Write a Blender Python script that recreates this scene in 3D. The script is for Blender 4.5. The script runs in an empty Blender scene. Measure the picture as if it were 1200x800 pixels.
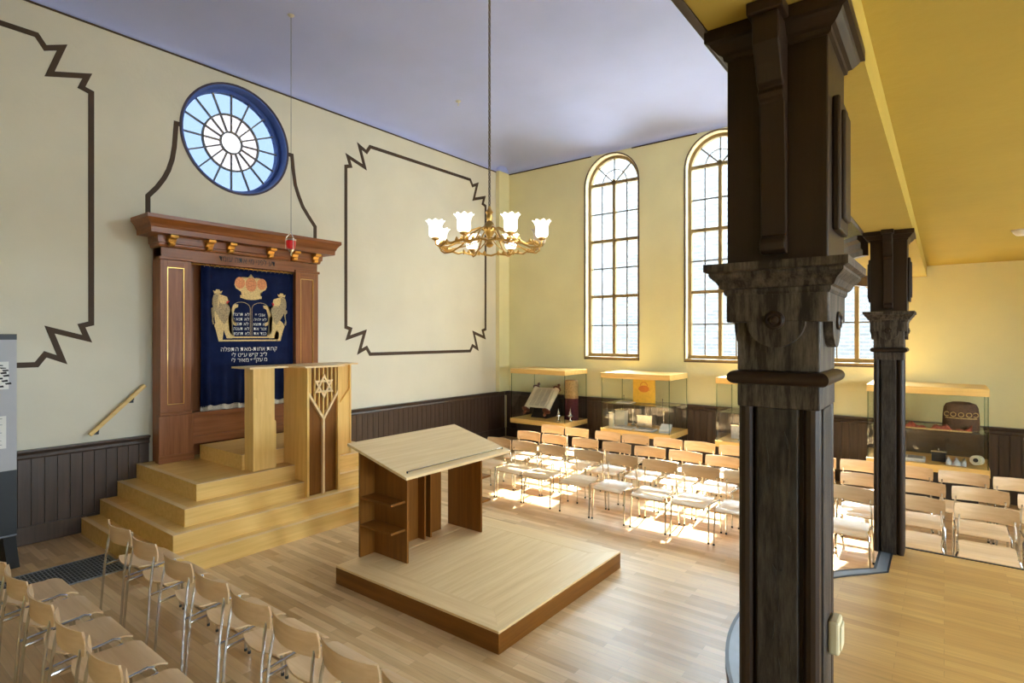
import bpy, bmesh, math, random
from mathutils import Vector, Matrix
random.seed(7)
PI = math.pi
scene = bpy.context.scene
C = scene.collection

# ---------------------------------------------------------------- camera
F, YAW, CY, CAMH = 661.5, 0.6533, 393.5, 2.4          # photo calibrated as 1200 x 800
cY, sY = math.cos(YAW), math.sin(YAW)
cd = bpy.data.cameras.new('camera'); cam = bpy.data.objects.new('camera', cd); C.objects.link(cam)
cd.sensor_width = 36.0; cd.lens = 36.0 * F / 1200.0
cd.shift_y = -(400 - CY) / 1200.0
cd.clip_start = 0.05; cd.clip_end = 300
cam.location = (0, 0, CAMH)
cam.rotation_euler = (PI / 2, 0, YAW - PI / 2)
scene.camera = cam

# ---------------------------------------------------------------- world, sun, exposure
w = bpy.data.worlds.new('sky'); scene.world = w; w.use_nodes = True
bg = w.node_tree.nodes['Background']
bg.inputs['Color'].default_value = (0.72, 0.88, 1.0, 1); bg.inputs['Strength'].default_value = 9.0
sd = bpy.data.lights.new('sun', 'SUN'); sun = bpy.data.objects.new('sun', sd); C.objects.link(sun)
sd.energy = 15.0; sd.angle = 0.012; sd.color = (1.0, 0.95, 0.86)
SUNDIR = Vector((-4.85, -0.75, -6.3)).normalized()
sun.rotation_euler = SUNDIR.to_track_quat('-Z', 'Y').to_euler(); sun.location = (16, 6, 14)
scene.view_settings.view_transform = 'Standard'
scene.view_settings.look = 'None'
scene.view_settings.gamma = 1.0
scene.view_settings.use_curve_mapping = False
scene.view_settings.exposure = 2.25
scene.cycles.max_bounces = 10; scene.cycles.diffuse_bounces = 7; scene.cycles.glossy_bounces = 4
scene.cycles.transmission_bounces = 8; scene.cycles.transparent_max_bounces = 24
scene.cycles.caustics_reflective = False; scene.cycles.caustics_refractive = False
scene.cycles.use_denoising = True
scene.cycles.sample_clamp_indirect = 6.0

# key dimensions (metres)
YW, XW, XB, YB = 8.395, 10.72, -2.35, -3.2             # ark wall, window wall, opposite wall, wall behind
ZT, ZDADO, ZSOF, ZGAL, ZR = 6.27, 1.09, 3.31, 3.47, 0.50
AX = 4.187                                             # axis of the ark
WIN_Y = (5.577, 3.36, 1.145); WIN_HW, WIN_Z0, WIN_ZS = 0.62, 1.93, 5.62

def portal(loc, rot, sx, sy):
    l = bpy.data.lights.new('window_daylight', 'AREA'); l.shape = 'RECTANGLE'; l.size = sx; l.size_y = sy
    l.cycles.is_portal = True
    o = bpy.data.objects.new('window_daylight', l); C.objects.link(o); o.location = loc; o.rotation_euler = rot
for y in WIN_Y:
    portal((XW + .33, y, 4.08), (0, PI / 2, 0), 4.4, 1.3)
BACKWIN_ADDED = [(x, 1.50, 2.80) for x in (-.6, 2.0, 4.6, 7.2)] + [(7.2, 4.3, 6.0)]  # unseen windows, added to light the faces turned towards the camera
for x, z0, z1 in BACKWIN_ADDED: portal((x, YB - .27, (z0 + z1) / 2), (PI / 2, 0, 0), 1.42 if z0 < 2 else 2.1, z1 - z0)
portal((4.22, YW + .33, 5.33), (-PI / 2, 0, 0), 1.7, 1.7)

# ---------------------------------------------------------------- photo pixel helpers
def ray(px, py):
    u = (px - 600) / F; v = (CY - py) / F
    return (cY + u * sY, sY - u * cY, v)
def onY(px, py, Y):
    d = ray(px, py); t = Y / d[1]
    return (d[0] * t, Y, CAMH + d[2] * t)

# ---------------------------------------------------------------- materials
def principled(name):
    m = bpy.data.materials.new(name); m.use_nodes = True
    nt = m.node_tree; return m, nt, nt.nodes['Principled BSDF']
def node(nt, t, **kw):
    n = nt.nodes.new(t)
    for k, v in kw.items(): setattr(n, k, v)
    return n
def c4(c): return (c[0], c[1], c[2], 1)
def plain(name, col, rough=.5, metal=0., var=.08, scale=8., bump=0., bscale=40., spec=.5):
    m, nt, b = principled(name)
    tc = node(nt, 'ShaderNodeTexCoord'); nz = node(nt, 'ShaderNodeTexNoise')
    nz.inputs['Scale'].default_value = scale; nz.inputs['Detail'].default_value = 5
    nt.links.new(tc.outputs['Object'], nz.inputs['Vector'])
    r = node(nt, 'ShaderNodeValToRGB')
    r.color_ramp.elements[0].position = .3; r.color_ramp.elements[1].position = .7
    r.color_ramp.elements[0].color = c4([x * (1 - var) for x in col]); r.color_ramp.elements[1].color = c4([min(1, x * (1 + var)) for x in col])
    nt.links.new(nz.outputs['Fac'], r.inputs['Fac']); nt.links.new(r.outputs['Color'], b.inputs['Base Color'])
    b.inputs['Roughness'].default_value = rough; b.inputs['Metallic'].default_value = metal
    b.inputs['Specular IOR Level'].default_value = spec
    if bump:
        n2 = node(nt, 'ShaderNodeTexNoise'); n2.inputs['Scale'].default_value = bscale; n2.inputs['Detail'].default_value = 6
        nt.links.new(tc.outputs['Object'], n2.inputs['Vector'])
        bp = node(nt, 'ShaderNodeBump'); bp.inputs['Strength'].default_value = bump; bp.inputs['Distance'].default_value = .02
        nt.links.new(n2.outputs['Fac'], bp.inputs['Height']); nt.links.new(bp.outputs['Normal'], b.inputs['Normal'])
    return m
def wood(name, c1, c2, axis='x', rough=.4, scale=1., coat=0., spec=.5):
    m, nt, b = principled(name)
    tc = node(nt, 'ShaderNodeTexCoord'); mp = node(nt, 'ShaderNodeMapping')
    s = {'x': (1.2, 22, 22), 'y': (22, 1.2, 22), 'z': (22, 22, 1.2)}[axis]
    mp.inputs['Scale'].default_value = [k * scale for k in s]
    oi = node(nt, 'ShaderNodeObjectInfo')
    ad = node(nt, 'ShaderNodeVectorMath'); ad.operation = 'MULTIPLY_ADD'
    nt.links.new(oi.outputs['Random'], ad.inputs[0]); ad.inputs[1].default_value = (7, 5, 9)
    nt.links.new(tc.outputs['Object'], ad.inputs[2])
    nt.links.new(ad.outputs[0], mp.inputs['Vector'])
    nz = node(nt, 'ShaderNodeTexNoise'); nz.inputs['Scale'].default_value = 1.0; nz.inputs['Detail'].default_value = 7
    nz.inputs['Roughness'].default_value = .6; nz.inputs['Distortion'].default_value = .4
    nt.links.new(mp.outputs['Vector'], nz.inputs['Vector'])
    r = node(nt, 'ShaderNodeValToRGB'); r.color_ramp.elements[0].position = .32; r.color_ramp.elements[1].position = .68
    r.color_ramp.elements[0].color = c4(c1); r.color_ramp.elements[1].color = c4(c2)
    nt.links.new(nz.outputs['Fac'], r.inputs['Fac']); nt.links.new(r.outputs['Color'], b.inputs['Base Color'])
    b.inputs['Roughness'].default_value = rough; b.inputs['Specular IOR Level'].default_value = spec
    if coat: b.inputs['Coat Weight'].default_value = coat; b.inputs['Coat Roughness'].default_value = .2
    return m
def parquet(name, c1, c2, rough=.33):
    m, nt, b = principled(name)
    tc = node(nt, 'ShaderNodeTexCoord'); mp = node(nt, 'ShaderNodeMapping'); mp.inputs['Rotation'].default_value = (0, 0, PI / 2)
    nt.links.new(tc.outputs['Object'], mp.inputs['Vector'])
    br = node(nt, 'ShaderNodeTexBrick'); br.offset = .37; br.squash = 1
    br.inputs['Scale'].default_value = 1.0; br.inputs['Brick Width'].default_value = .62; br.inputs['Row Height'].default_value = .072
    br.inputs['Mortar Size'].default_value = .0012; br.inputs['Mortar Smooth'].default_value = .3; br.inputs['Bias'].default_value = .0
    br.inputs['Color1'].default_value = c4(c1); br.inputs['Color2'].default_value = c4(c2)
    br.inputs['Mortar'].default_value = c4([x * .55 for x in c1])
    nt.links.new(mp.outputs['Vector'], br.inputs['Vector'])
    m2 = node(nt, 'ShaderNodeMapping'); m2.inputs['Scale'].default_value = (30, 2, 1); nt.links.new(tc.outputs['Object'], m2.inputs['Vector'])
    nz = node(nt, 'ShaderNodeTexNoise'); nz.inputs['Detail'].default_value = 6; nz.inputs['Scale'].default_value = 1.5
    nt.links.new(m2.outputs['Vector'], nz.inputs['Vector'])
    mx = node(nt, 'ShaderNodeMix', data_type='RGBA', blend_type='OVERLAY'); mx.inputs[0].default_value = .3
    nt.links.new(br.outputs['Color'], mx.inputs[6]); nt.links.new(nz.outputs['Fac'], mx.inputs[7])
    nt.links.new(mx.outputs[2], b.inputs['Base Color'])
    b.inputs['Roughness'].default_value = rough; b.inputs['Specular IOR Level'].default_value = .45
    return m
def glass(name, tint, gloss=.06, rough=.02):
    m = bpy.data.materials.new(name); m.use_nodes = True; nt = m.node_tree; nt.nodes.clear()
    o = node(nt, 'ShaderNodeOutputMaterial'); t = node(nt, 'ShaderNodeBsdfTransparent'); g = node(nt, 'ShaderNodeBsdfGlossy')
    t.inputs['Color'].default_value = c4(tint); g.inputs['Roughness'].default_value = rough
    fr = node(nt, 'ShaderNodeLayerWeight'); fr.inputs['Blend'].default_value = .5
    pw_ = node(nt, 'ShaderNodeMath', operation='POWER'); pw_.inputs[1].default_value = 4.0
    nt.links.new(fr.outputs['Facing'], pw_.inputs[0])
    mu = node(nt, 'ShaderNodeMath', operation='MULTIPLY_ADD'); mu.inputs[1].default_value = .55; mu.inputs[2].default_value = gloss * .5
    nt.links.new(pw_.outputs[0], mu.inputs[0]); mu.use_clamp = True
    mx = node(nt, 'ShaderNodeMixShader')
    nt.links.new(mu.outputs[0], mx.inputs[0]); nt.links.new(t.outputs[0], mx.inputs[1]); nt.links.new(g.outputs[0], mx.inputs[2])
    nt.links.new(mx.outputs[0], o.inputs['Surface'])
    return m
def emit(name, col, strength, base=(.9, .88, .82)):
    m, nt, b = principled(name)
    b.inputs['Base Color'].default_value = c4(base); b.inputs['Emission Color'].default_value = c4(col)
    b.inputs['Emission Strength'].default_value = strength; b.inputs['Roughness'].default_value = .3
    return m
def brickwall(name):
    m, nt, b = principled(name)
    tc = node(nt, 'ShaderNodeTexCoord'); mp = node(nt, 'ShaderNodeMapping'); mp.inputs['Rotation'].default_value = (0, PI / 2, PI / 2)
    cx = node(nt, 'ShaderNodeSeparateXYZ'); cb = node(nt, 'ShaderNodeCombineXYZ')
    nt.links.new(tc.outputs['Object'], cx.inputs[0]); nt.links.new(cx.outputs['Y'], cb.inputs['X']); nt.links.new(cx.outputs['Z'], cb.inputs['Y'])
    br = node(nt, 'ShaderNodeTexBrick'); br.inputs['Scale'].default_value = 1; br.inputs['Brick Width'].default_value = .42; br.inputs['Row Height'].default_value = .14
    br.inputs['Mortar Size'].default_value = .018
    br.inputs['Color1'].default_value = (.026, .024, .024, 1); br.inputs['Color2'].default_value = (.040, .037, .037, 1); br.inputs['Mortar'].default_value = (.060, .060, .063, 1)
    nt.links.new(cb.outputs[0], br.inputs['Vector']); nt.links.new(br.outputs['Color'], b.inputs['Base Color'])
    b.inputs['Roughness'].default_value = .9
    return m
def worn(name, dark, pale, amount=.5, axis='z'):
    m, nt, b = principled(name)
    tc = node(nt, 'ShaderNodeTexCoord'); mp = node(nt, 'ShaderNodeMapping'); mp.inputs['Scale'].default_value = (26, 26, 4)
    nt.links.new(tc.outputs['Object'], mp.inputs['Vector'])
    nz = node(nt, 'ShaderNodeTexNoise'); nz.inputs['Scale'].default_value = 1.6; nz.inputs['Detail'].default_value = 9; nz.inputs['Roughness'].default_value = .72
    nt.links.new(mp.outputs['Vector'], nz.inputs['Vector'])
    r = node(nt, 'ShaderNodeValToRGB'); p = 1 - amount
    r.color_ramp.elements[0].position = max(0, p - .12); r.color_ramp.elements[1].position = min(1, p + .14)
    r.color_ramp.elements[0].color = c4(dark); r.color_ramp.elements[1].color = c4(pale)
    nt.links.new(nz.outputs['Fac'], r.inputs['Fac']); nt.links.new(r.outputs['Color'], b.inputs['Base Color'])
    bp = node(nt, 'ShaderNodeBump'); bp.inputs['Strength'].default_value = .35; bp.inputs['Distance'].default_value = .01
    nt.links.new(nz.outputs['Fac'], bp.inputs['Height']); nt.links.new(bp.outputs['Normal'], b.inputs['Normal'])
    b.inputs['Roughness'].default_value = .5; b.inputs['Specular IOR Level'].default_value = .3
    return m

M = {}
M['wall'] = plain('wall_plaster', (.78, .715, .40), .85, var=.04, scale=1.2, bump=.15, bscale=14)
M['wallark_daylit'] = plain('ark_wall_plaster', (.70, .65, .51), .85, var=.04, scale=1.2, bump=.15, bscale=14)  # same plaster as the other walls, with cool daylight mixed into its colour
M['ceil'] = plain('ceiling_paint', (.41, .475, .84), .8, var=.06, scale=.6, bump=.1, bscale=5)
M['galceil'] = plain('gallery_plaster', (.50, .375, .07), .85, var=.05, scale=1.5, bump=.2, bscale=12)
M['wains'] = wood('wainscot_paint', (.058, .036, .025), (.095, .060, .042), 'z', .34, spec=.45)
M['wline'] = plain('painted_band', (.060, .030, .010), .7)
M['floor'] = parquet('oak_parquet', (.73, .51, .27), (.48, .285, .12))
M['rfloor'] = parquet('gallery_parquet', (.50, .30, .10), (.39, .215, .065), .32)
for a in 'xyz':
    M['oak_' + a] = wood('oak_' + a, (.70, .43, .115), (.84, .56, .195), a, .38)
    M['bim_' + a] = wood('bimah_oak_' + a, (.72, .49, .235), (.84, .62, .335), a, .36)
    M['brn_' + a] = wood('brown_oak_' + a, (.15, .052, .006), (.23, .086, .012), a, .4, spec=.3)
    M['ark_' + a] = wood('ark_wood_' + a, (.20, .068, .020), (.31, .115, .040), a, .38, spec=.35)
M['arkgold'] = plain('gilt', (.75, .45, .12), .3, .9)
M['cornice'] = wood('cornice_wood', (.17, .050, .012), (.30, .10, .025), 'x', .34, spec=.4)
M['ply'] = wood('beech_ply', (.64, .42, .22), (.76, .54, .32), 'y', .35)
M['chrome'] = plain('chrome_tube', (.62, .62, .62), .18, 1., var=.02)
M['rubber'] = plain('black_rubber', (.02, .02, .02), .6)
M['navy'] = plain('navy_velvet', (.006, .011, .045), .75, var=.25, scale=6, spec=.1)
M['embg'] = plain('gold_thread', (.58, .40, .16), .5, .3, var=.3, scale=60)
M['embc'] = plain('copper_thread', (.55, .20, .07), .5, .3, var=.35, scale=50)
M['embm'] = plain('brown_thread', (.32, .235, .12), .6, .2, var=.5, scale=90)
M['embr'] = plain('red_thread', (.5, .02, .02), .6)
M['silver_t'] = plain('silver_thread', (.62, .60, .55), .5, .2)
M['fringe'] = plain('fringe', (.7, .65, .52), .8, var=.3, scale=90)
M['black'] = plain('black_paint', (.012, .01, .01), .5)
M['brass'] = plain('brass', (.60, .38, .12), .3, 1., var=.1)
M['chain'] = plain('dull_bronze_chain', (.16, .13, .10), .45, .8)
M['shade'] = emit('opal_glass', (1, .93, .80), 1.1)
M['shade_off'] = plain('frosted_glass', (.62, .5, .36), .3, var=.2, scale=20)
M['lead'] = plain('window_lead', (.16, .15, .15), .6)
M['wframe'] = wood('window_frame_paint', (.22, .145, .05), (.30, .20, .08), 'z', .5)
M['wrim'] = plain('window_dark_line', (.10, .055, .03), .6)
M['reveal'] = plain('reveal_paint', (.80, .72, .50), .8)
M['blue'] = plain('blue_paint', (.07, .13, .42), .5, var=.1)
M['rim'] = plain('dark_rim', (.05, .03, .05), .6)
M['pane'] = glass('window_glass', (.93, .95, .95), .05)
M['pane_blue'] = glass('blue_glass', (.140, .154, .178), .05)
M['pane_pink'] = glass('rose_glass', (.21, .187, .180), .05)
M['pane_white'] = glass('white_glass', (.26, .24, .23), .05)
M['case'] = glass('case_glass', (.975, .988, .98), .06)
M['caseedge'] = glass('case_glass_edge', (.72, .80, .75), .06)
M['brick'] = brickwall('neighbour_brick')
M['ground'] = plain('yard', (.35, .33, .30), .9)
M['col'] = wood('column_paint', (.018, .009, .005), (.030, .016, .009), 'z', .42, spec=.3)
M['colworn'] = worn('column_worn', (.016, .010, .007), (.125, .098, .076), .46)
M['colboard'] = worn('column_board', (.012, .008, .006), (.058, .046, .037), .47)
M['metal'] = plain('steel_strip', (.20, .21, .23), .45, .6)
M['dark'] = plain('dark_metal', (.03, .03, .035), .4, .5)
M['grate'] = plain('steel_grate', (.30, .31, .32), .4, .6)
M['grey'] = plain('panel_grey', (.42, .42, .44), .6, var=.02)
M['blackpanel'] = plain('panel_black', (.012, .013, .015), .45)
M['paper'] = plain('paper', (.75, .74, .70), .8, var=.04)
M['ink'] = plain('ink', (.02, .02, .02), .8)
M['inkgrey'] = plain('grey_print', (.35, .35, .35), .8)
M['parch'] = plain('parchment', (.72, .66, .50), .8, var=.06)
M['print'] = plain('parchment_print', (.42, .38, .30), .8)
M['darkwood'] = wood('roller_wood', (.10, .025, .012), (.2, .06, .025), 'z', .35)
M['maroon'] = plain('maroon_velvet', (.10, .012, .018), .8, var=.4, scale=40)
M['goldcloth'] = plain('gold_brocade', (.42, .25, .10), .6, .2, var=.5, scale=45)
M['silver'] = plain('silver', (.75, .73, .68), .22, 1.)
M['goldpanel'] = plain('gold_leaf_panel', (.80, .50, .06), .4, .2, var=.1, scale=20)
M['orangeprint'] = plain('orange_print', (.65, .20, .02), .5)
M['bronzecloth'] = plain('bronze_velvet', (.10, .045, .025), .8, var=.5, scale=50)
M['redcloth'] = plain('red_brocade', (.33, .06, .03), .75, var=.5, scale=40)
M['linen'] = plain('linen', (.60, .60, .60), .8, var=.15, scale=30)
M['bookblue'] = plain('pale_book', (.55, .60, .68), .6)
M['plinth'] = plain('plinth_dark', (.02, .013, .01), .5)
M['beige'] = plain('beige_plastic', (.52, .45, .28), .4)
M['white'] = plain('white_plastic', (.8, .8, .78), .4)
M['redglass'] = emit('red_glass', (.8, .02, .02), .06, (.38, .006, .010))
M['rosette'] = plain('ceiling_white', (.6, .58, .55), .6)

# ---------------------------------------------------------------- mesh builder
class MB:
    def __init__(s): s.v = []; s.f = []; s.smooth = False
    def add(s, vs, fs):
        o = len(s.v); s.v += [tuple(p) for p in vs]; s.f += [tuple(i + o for i in f) for f in fs]; return s
    def box(s, x0, y0, z0, x1, y1, z1):
        vs = [(x, y, z) for z in (z0, z1) for (x, y) in ((x0, y0), (x1, y0), (x1, y1), (x0, y1))]
        return s.add(vs, [(3, 2, 1, 0), (4, 5, 6, 7), (0, 1, 5, 4), (1, 2, 6, 5), (2, 3, 7, 6), (3, 0, 4, 7)])
    def loft(s, rings, closed=True, caps=True):
        n = len(rings[0]); vs = [p for r in rings for p in r]; fs = []
        for i in range(len(rings) - 1):
            for j in range(n if closed else n - 1):
                k = (j + 1) % n
                fs.append((i * n + j, i * n + k, (i + 1) * n + k, (i + 1) * n + j))
        if caps and closed:
            fs.append(tuple(range(n - 1, -1, -1))); fs.append(tuple((len(rings) - 1) * n + j for j in range(n)))
        return s.add(vs, fs)
    def prism(s, poly, axis, a, b):
        def P(p, t):
            return {'x': (t, p[0], p[1]), 'y': (p[0], t, p[1]), 'z': (p[0], p[1], t)}[axis]
        return s.loft([[P(p, a) for p in poly], [P(p, b) for p in poly]])
    def tube(s, pts, r, n=8, rr=None, closed=False):
        P = [Vector(p) for p in pts]; rings = []; up = None
        m = len(P)
        for i, p in enumerate(P):
            if closed: t = P[(i + 1) % m] - P[i - 1]
            else: t = P[min(i + 1, m - 1)] - P[max(i - 1, 0)]
            t.normalize()
            if up is None: up = t.orthogonal().normalized()
            else:
                up = up - t * up.dot(t)
                up = up.normalized() if up.length > 1e-6 else t.orthogonal().normalized()
            q = t.cross(up); k = rr[i] if rr else r
            rings.append([p + (up * math.cos(2 * PI * j / n) + q * math.sin(2 * PI * j / n)) * k for j in range(n)])
        if closed: rings.append(rings[0]); return s.loft(rings, True, False)
        return s.loft(rings)
    def lathe(s, prof, c, n=16, axis=None):
        rings = [[(c[0] + r * math.cos(2 * PI * j / n), c[1] + r * math.sin(2 * PI * j / n), c[2] + z) for j in range(n)] for r, z in prof]
        return s.loft(rings)
    def xform(s, M4, start=0):
        for i in range(start, len(s.v)): s.v[i] = tuple(M4 @ Vector(s.v[i]))
        return s
    def mesh(s, name):
        me = bpy.data.meshes.new(name); me.from_pydata(s.v, [], s.f)
        bm = bmesh.new(); bm.from_mesh(me); bmesh.ops.recalc_face_normals(bm, faces=bm.faces); bm.to_mesh(me); bm.free()
        if s.smooth:
            me.polygons.foreach_set('use_smooth', [True] * len(me.polygons))
            try: me.set_sharp_from_angle(angle=.7)
            except Exception: pass
        return me
    def build(s, name, mat, parent=None, bevel=0):
        if parent is not None:
            L = parent.matrix_world_loc if hasattr(parent, 'matrix_world_loc') else origin_of(parent)
            s.v = [(x - L[0], y - L[1], z - L[2]) for x, y, z in s.v]
        return link(name, s.mesh(name), mat, parent, bevel)
def origin_of(o):
    x, y, z = 0, 0, 0
    while o is not None: x += o.location.x; y += o.location.y; z += o.location.z; o = o.parent
    return (x, y, z)
def link(name, me, mat, parent=None, bevel=0):
    if mat is not None:
        if not len(me.materials): me.materials.append(mat if not isinstance(mat, str) else M[mat])
    o = bpy.data.objects.new(name, me); C.objects.link(o)
    if parent is not None: o.parent = parent
    if bevel:
        b = o.modifiers.new('bevel', 'BEVEL'); b.width = bevel; b.segments = 2; b.limit_method = 'ANGLE'
    return o
def box(name, mat, parent, x0, y0, z0, x1, y1, z1, bevel=0):
    return MB().box(x0, y0, z0, x1, y1, z1).build(name, mat, parent, bevel)
def tag(o, label, cat, group=None):
    o['label'] = label; o['category'] = cat
    if group: o['group'] = group
    return o
def struct(o, label=None):
    o['kind'] = 'structure'
    if label: o['label'] = label
    return o
def thing(name, loc, label, cat, group=None, rz=0):
    o = bpy.data.objects.new(name, None); C.objects.link(o); o.location = loc; o.rotation_euler = (0, 0, rz)
    o.empty_display_size = .1
    return tag(o, label, cat, group)
def sbuild(mb): mb.smooth = True; return mb

# ---------------------------------------------------------------- walls with openings
def ring_faces(hole, rect):
    """convex hole polygon inside a rectangle -> matching loops"""
    a0, z0, a1, z1 = rect
    cx = sum(p[0] for p in hole) / len(hole); cz = sum(p[1] for p in hole) / len(hole)
    ang = [math.atan2(p[1] - cz, p[0] - cx) for p in hole] + [math.atan2(q - cz, p - cx) for p in (a0, a1) for q in (z0, z1)]
    ang = sorted(set(round(a, 6) for a in ang))
    inner, outer = [], []
    for t in ang:
        dx, dz = math.cos(t), math.sin(t)
        best = None
        for i in range(len(hole)):
            p, q = hole[i], hole[(i + 1) % len(hole)]
            ex, ez = q[0] - p[0], q[1] - p[1]
            den = dx * ez - dz * ex
            if abs(den) < 1e-12: continue
            k = ((p[0] - cx) * ez - (p[1] - cz) * ex) / den
            u = ((p[0] - cx) * dz - (p[1] - cz) * dx) / den
            if k > 0 and -1e-5 <= u <= 1 + 1e-5: best = k if best is None else min(best, k)
        inner.append((cx + dx * best, cz + dz * best))
        ks = []
        if dx > 1e-9: ks.append((a1 - cx) / dx)
        if dx < -1e-9: ks.append((a0 - cx) / dx)
        if dz > 1e-9: ks.append((z1 - cz) / dz)
        if dz < -1e-9: ks.append((z0 - cz) / dz)
        k = min(ks); outer.append((cx + dx * k, cz + dz * k))
    return inner, outer
def wall_mesh(mb, P, cells, holes, t):
    """P(a, z, depth) -> point.  cells: plain rects; holes: (hole, rect)."""
    for (a0, z0, a1, z1) in cells:
        mb.add([P(a0, z0, 0), P(a1, z0, 0), P(a1, z1, 0), P(a0, z1, 0)], [(0, 1, 2, 3)])
        mb.add([P(a0, z0, t), P(a1, z0, t), P(a1, z1, t), P(a0, z1, t)], [(0, 1, 2, 3)])
    for hole, rect in holes:
        inn, out = ring_faces(hole, rect); n = len(inn)
        for d in (0, t):
            mb.add([P(*p, d) for p in inn] + [P(*p, d) for p in out], [(i, (i + 1) % n, n + (i + 1) % n, n + i) for i in range(n)])
        mb.add([P(*p, 0) for p in inn] + [P(*p, t) for p in inn], [(i, (i + 1) % n, n + (i + 1) % n, n + i) for i in range(n)])
def arch(yc, hw, z0, zs, n=20):
    return [(yc - hw, z0), (yc + hw, z0)] + [(yc + hw * math.cos(PI * i / n), zs + hw * math.sin(PI * i / n)) for i in range(n + 1)]
T = .36
mb = MB(); P = lambda a, z, d: (XW + d, a, z)
cells = [(YB, 0, .03, ZT), (6.72, 0, YW, ZT)]
holes = [(arch(y, WIN_HW, WIN_Z0, WIN_ZS), (y - 1.108 - (.008 if y < 2 else 0), 0, y + 1.108 + (.04 if y > 5 else 0), ZT)) for y in WIN_Y]
wall_mesh(mb, P, cells, holes, T)
WALL_R = struct(mb.build('wall_right', 'wall'), 'yellow plaster wall with tall arched windows')
struct(box('wall_left', 'wall', None, XB - T, YB, 0, XB, YW, 7.0))
mb = MB(); P = lambda a, z, d: (a, YW + d, z)
RC, RZ, RR = 4.22, 5.33, .80
hole = [(RC + RR * math.cos(2 * PI * i / 48), RZ + RR * math.sin(2 * PI * i / 48)) for i in range(48)]
wall_mesh(mb, P, [(XB - T, 0, 2.5, ZT), (6.5, 0, XW + T, ZT), (2.5, 0, 6.5, 3.5)], [(hole, (2.5, 3.5, 6.5, ZT))], T)
WALL_F = struct(mb.build('wall_front', 'wallark_daylit'), 'yellow plaster wall behind the ark, cool daylight in its cream tint')
mb = MB(); P = lambda a, z, d: (a, YB - d, z)
cells = [(XB - T, 0, -1.9, ZT), (8.5, 0, XW + T, ZT), (-1.9, 3.6, 5.9, ZT)]; holes = []
for x, z0, z1 in BACKWIN_ADDED:
    lo = z0 < 2; r_ = (x - 1.3, 0 if lo else 3.6, x + 1.3, 3.6 if lo else ZT)
    h_ = .66 if lo else 1.0
    holes.append(([(x - h_, z0), (x + h_, z0), (x + h_, z1), (x - h_, z1)], r_))
wall_mesh(mb, P, cells, holes, .3); struct(mb.build('wall_back', 'wall'))
# ceiling with a cove
def zc(x, y):
    d = min(x - XB, XW - x, YW - y, y - YB, 2.0); k = (2.0 - max(d, 0)) / 2.0
    return ZT + .42 * math.sqrt(max(0, 1 - k * k))
dd = [0, .01, .03, .07, .14, .25, .4, .6, .85, 1.15, 1.5, 2.0]
def ticks(a, b): return [a + d for d in dd] + [(a + b) / 2] + [b - d for d in reversed(dd)]
xs, ys = ticks(XB, XW), ticks(YB, YW)
mb = MB(); mb.add([(x, y, zc(x, y)) for y in ys for x in xs], [(j * len(xs) + i, j * len(xs) + i + 1, (j + 1) * len(xs) + i + 1, (j + 1) * len(xs) + i) for j in range(len(ys) - 1) for i in range(len(xs) - 1)])
CE = sbuild(mb).build('ceiling', 'ceil'); struct(CE, 'lavender blue coved plaster ceiling')
so = CE.modifiers.new('thickness', 'SOLIDIFY'); so.thickness = .15; so.offset = 1
struct(box('trim_1', 'wline', None, XB, YW - .012, ZT - .018, XW, YW - .001, ZT + .004), 'thin dark painted line along the top of the wall')
struct(box('trim_2', 'wline', None, XW - .012, 6.05, ZT - .018, XW - .001, YW - .012, ZT + .004))
struct(box('trim_3', 'wline', None, XW - .012, 3.75, ZT - .018, XW - .001, 5.10, ZT + .004))
struct(box('trim_4', 'wline', None, XW - .012, .6, ZT - .018, XW - .001, 2.95, ZT + .004))
# floors
struct(box('floor', 'floor', None, XB - T, YB - .3, -.2, XW + T, YW + T, 0), 'oak strip parquet floor of the hall')
arcp = []
RA = (1.45 ** 2 + .66 ** 2) / (2 * .66)
def arcy(x): return .45 + math.sqrt(max(0, RA * RA - (x - 4.0) ** 2)) - (RA - .66)
N = 28
arcp = [(5.45 - 2.9 * i / N, arcy(5.45 - 2.9 * i / N)) for i in range(N + 1)]
poly = [(XB, YB), (6.17, YB), (6.17, .45)] + arcp + [(XB, .45)]
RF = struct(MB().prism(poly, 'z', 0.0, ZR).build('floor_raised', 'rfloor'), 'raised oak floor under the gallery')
def offset_path(path, d):
    out = []
    for i, p in enumerate(path):
        a = Vector(path[max(i - 1, 0)]); b = Vector(path[min(i + 1, len(path) - 1)]); t = (b - a).normalized()
        out.append((p[0] + t.y * d, p[1] - t.x * d))
    return out
edge = [(6.17, .45)] + arcp + [(2.2, .45)]
def strip(name, mat, path, d0, d1, z0, z1, parent):
    A, B = offset_path(path, d0), offset_path(path, d1)
    return MB().loft([[(a[0], a[1], z0), (b[0], b[1], z0), (b[0], b[1], z1), (a[0], a[1], z1)] for a, b in zip(A, B)]).build(name, mat, parent)
strip('nosing', 'metal', edge, -.085, -.012, ZR + .0005, ZR + .008, RF)
strip('nosing_edge', 'dark', edge, -.012, .008, ZR - .04, ZR + .010, RF)
strip('nosing_edge', 'dark', edge, -.097, -.085, ZR + .0005, ZR + .009, RF)
box('nosing_edge', 'dark', RF, 6.155, YB, ZR - .04, 6.178, .45, ZR + .006)
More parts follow.
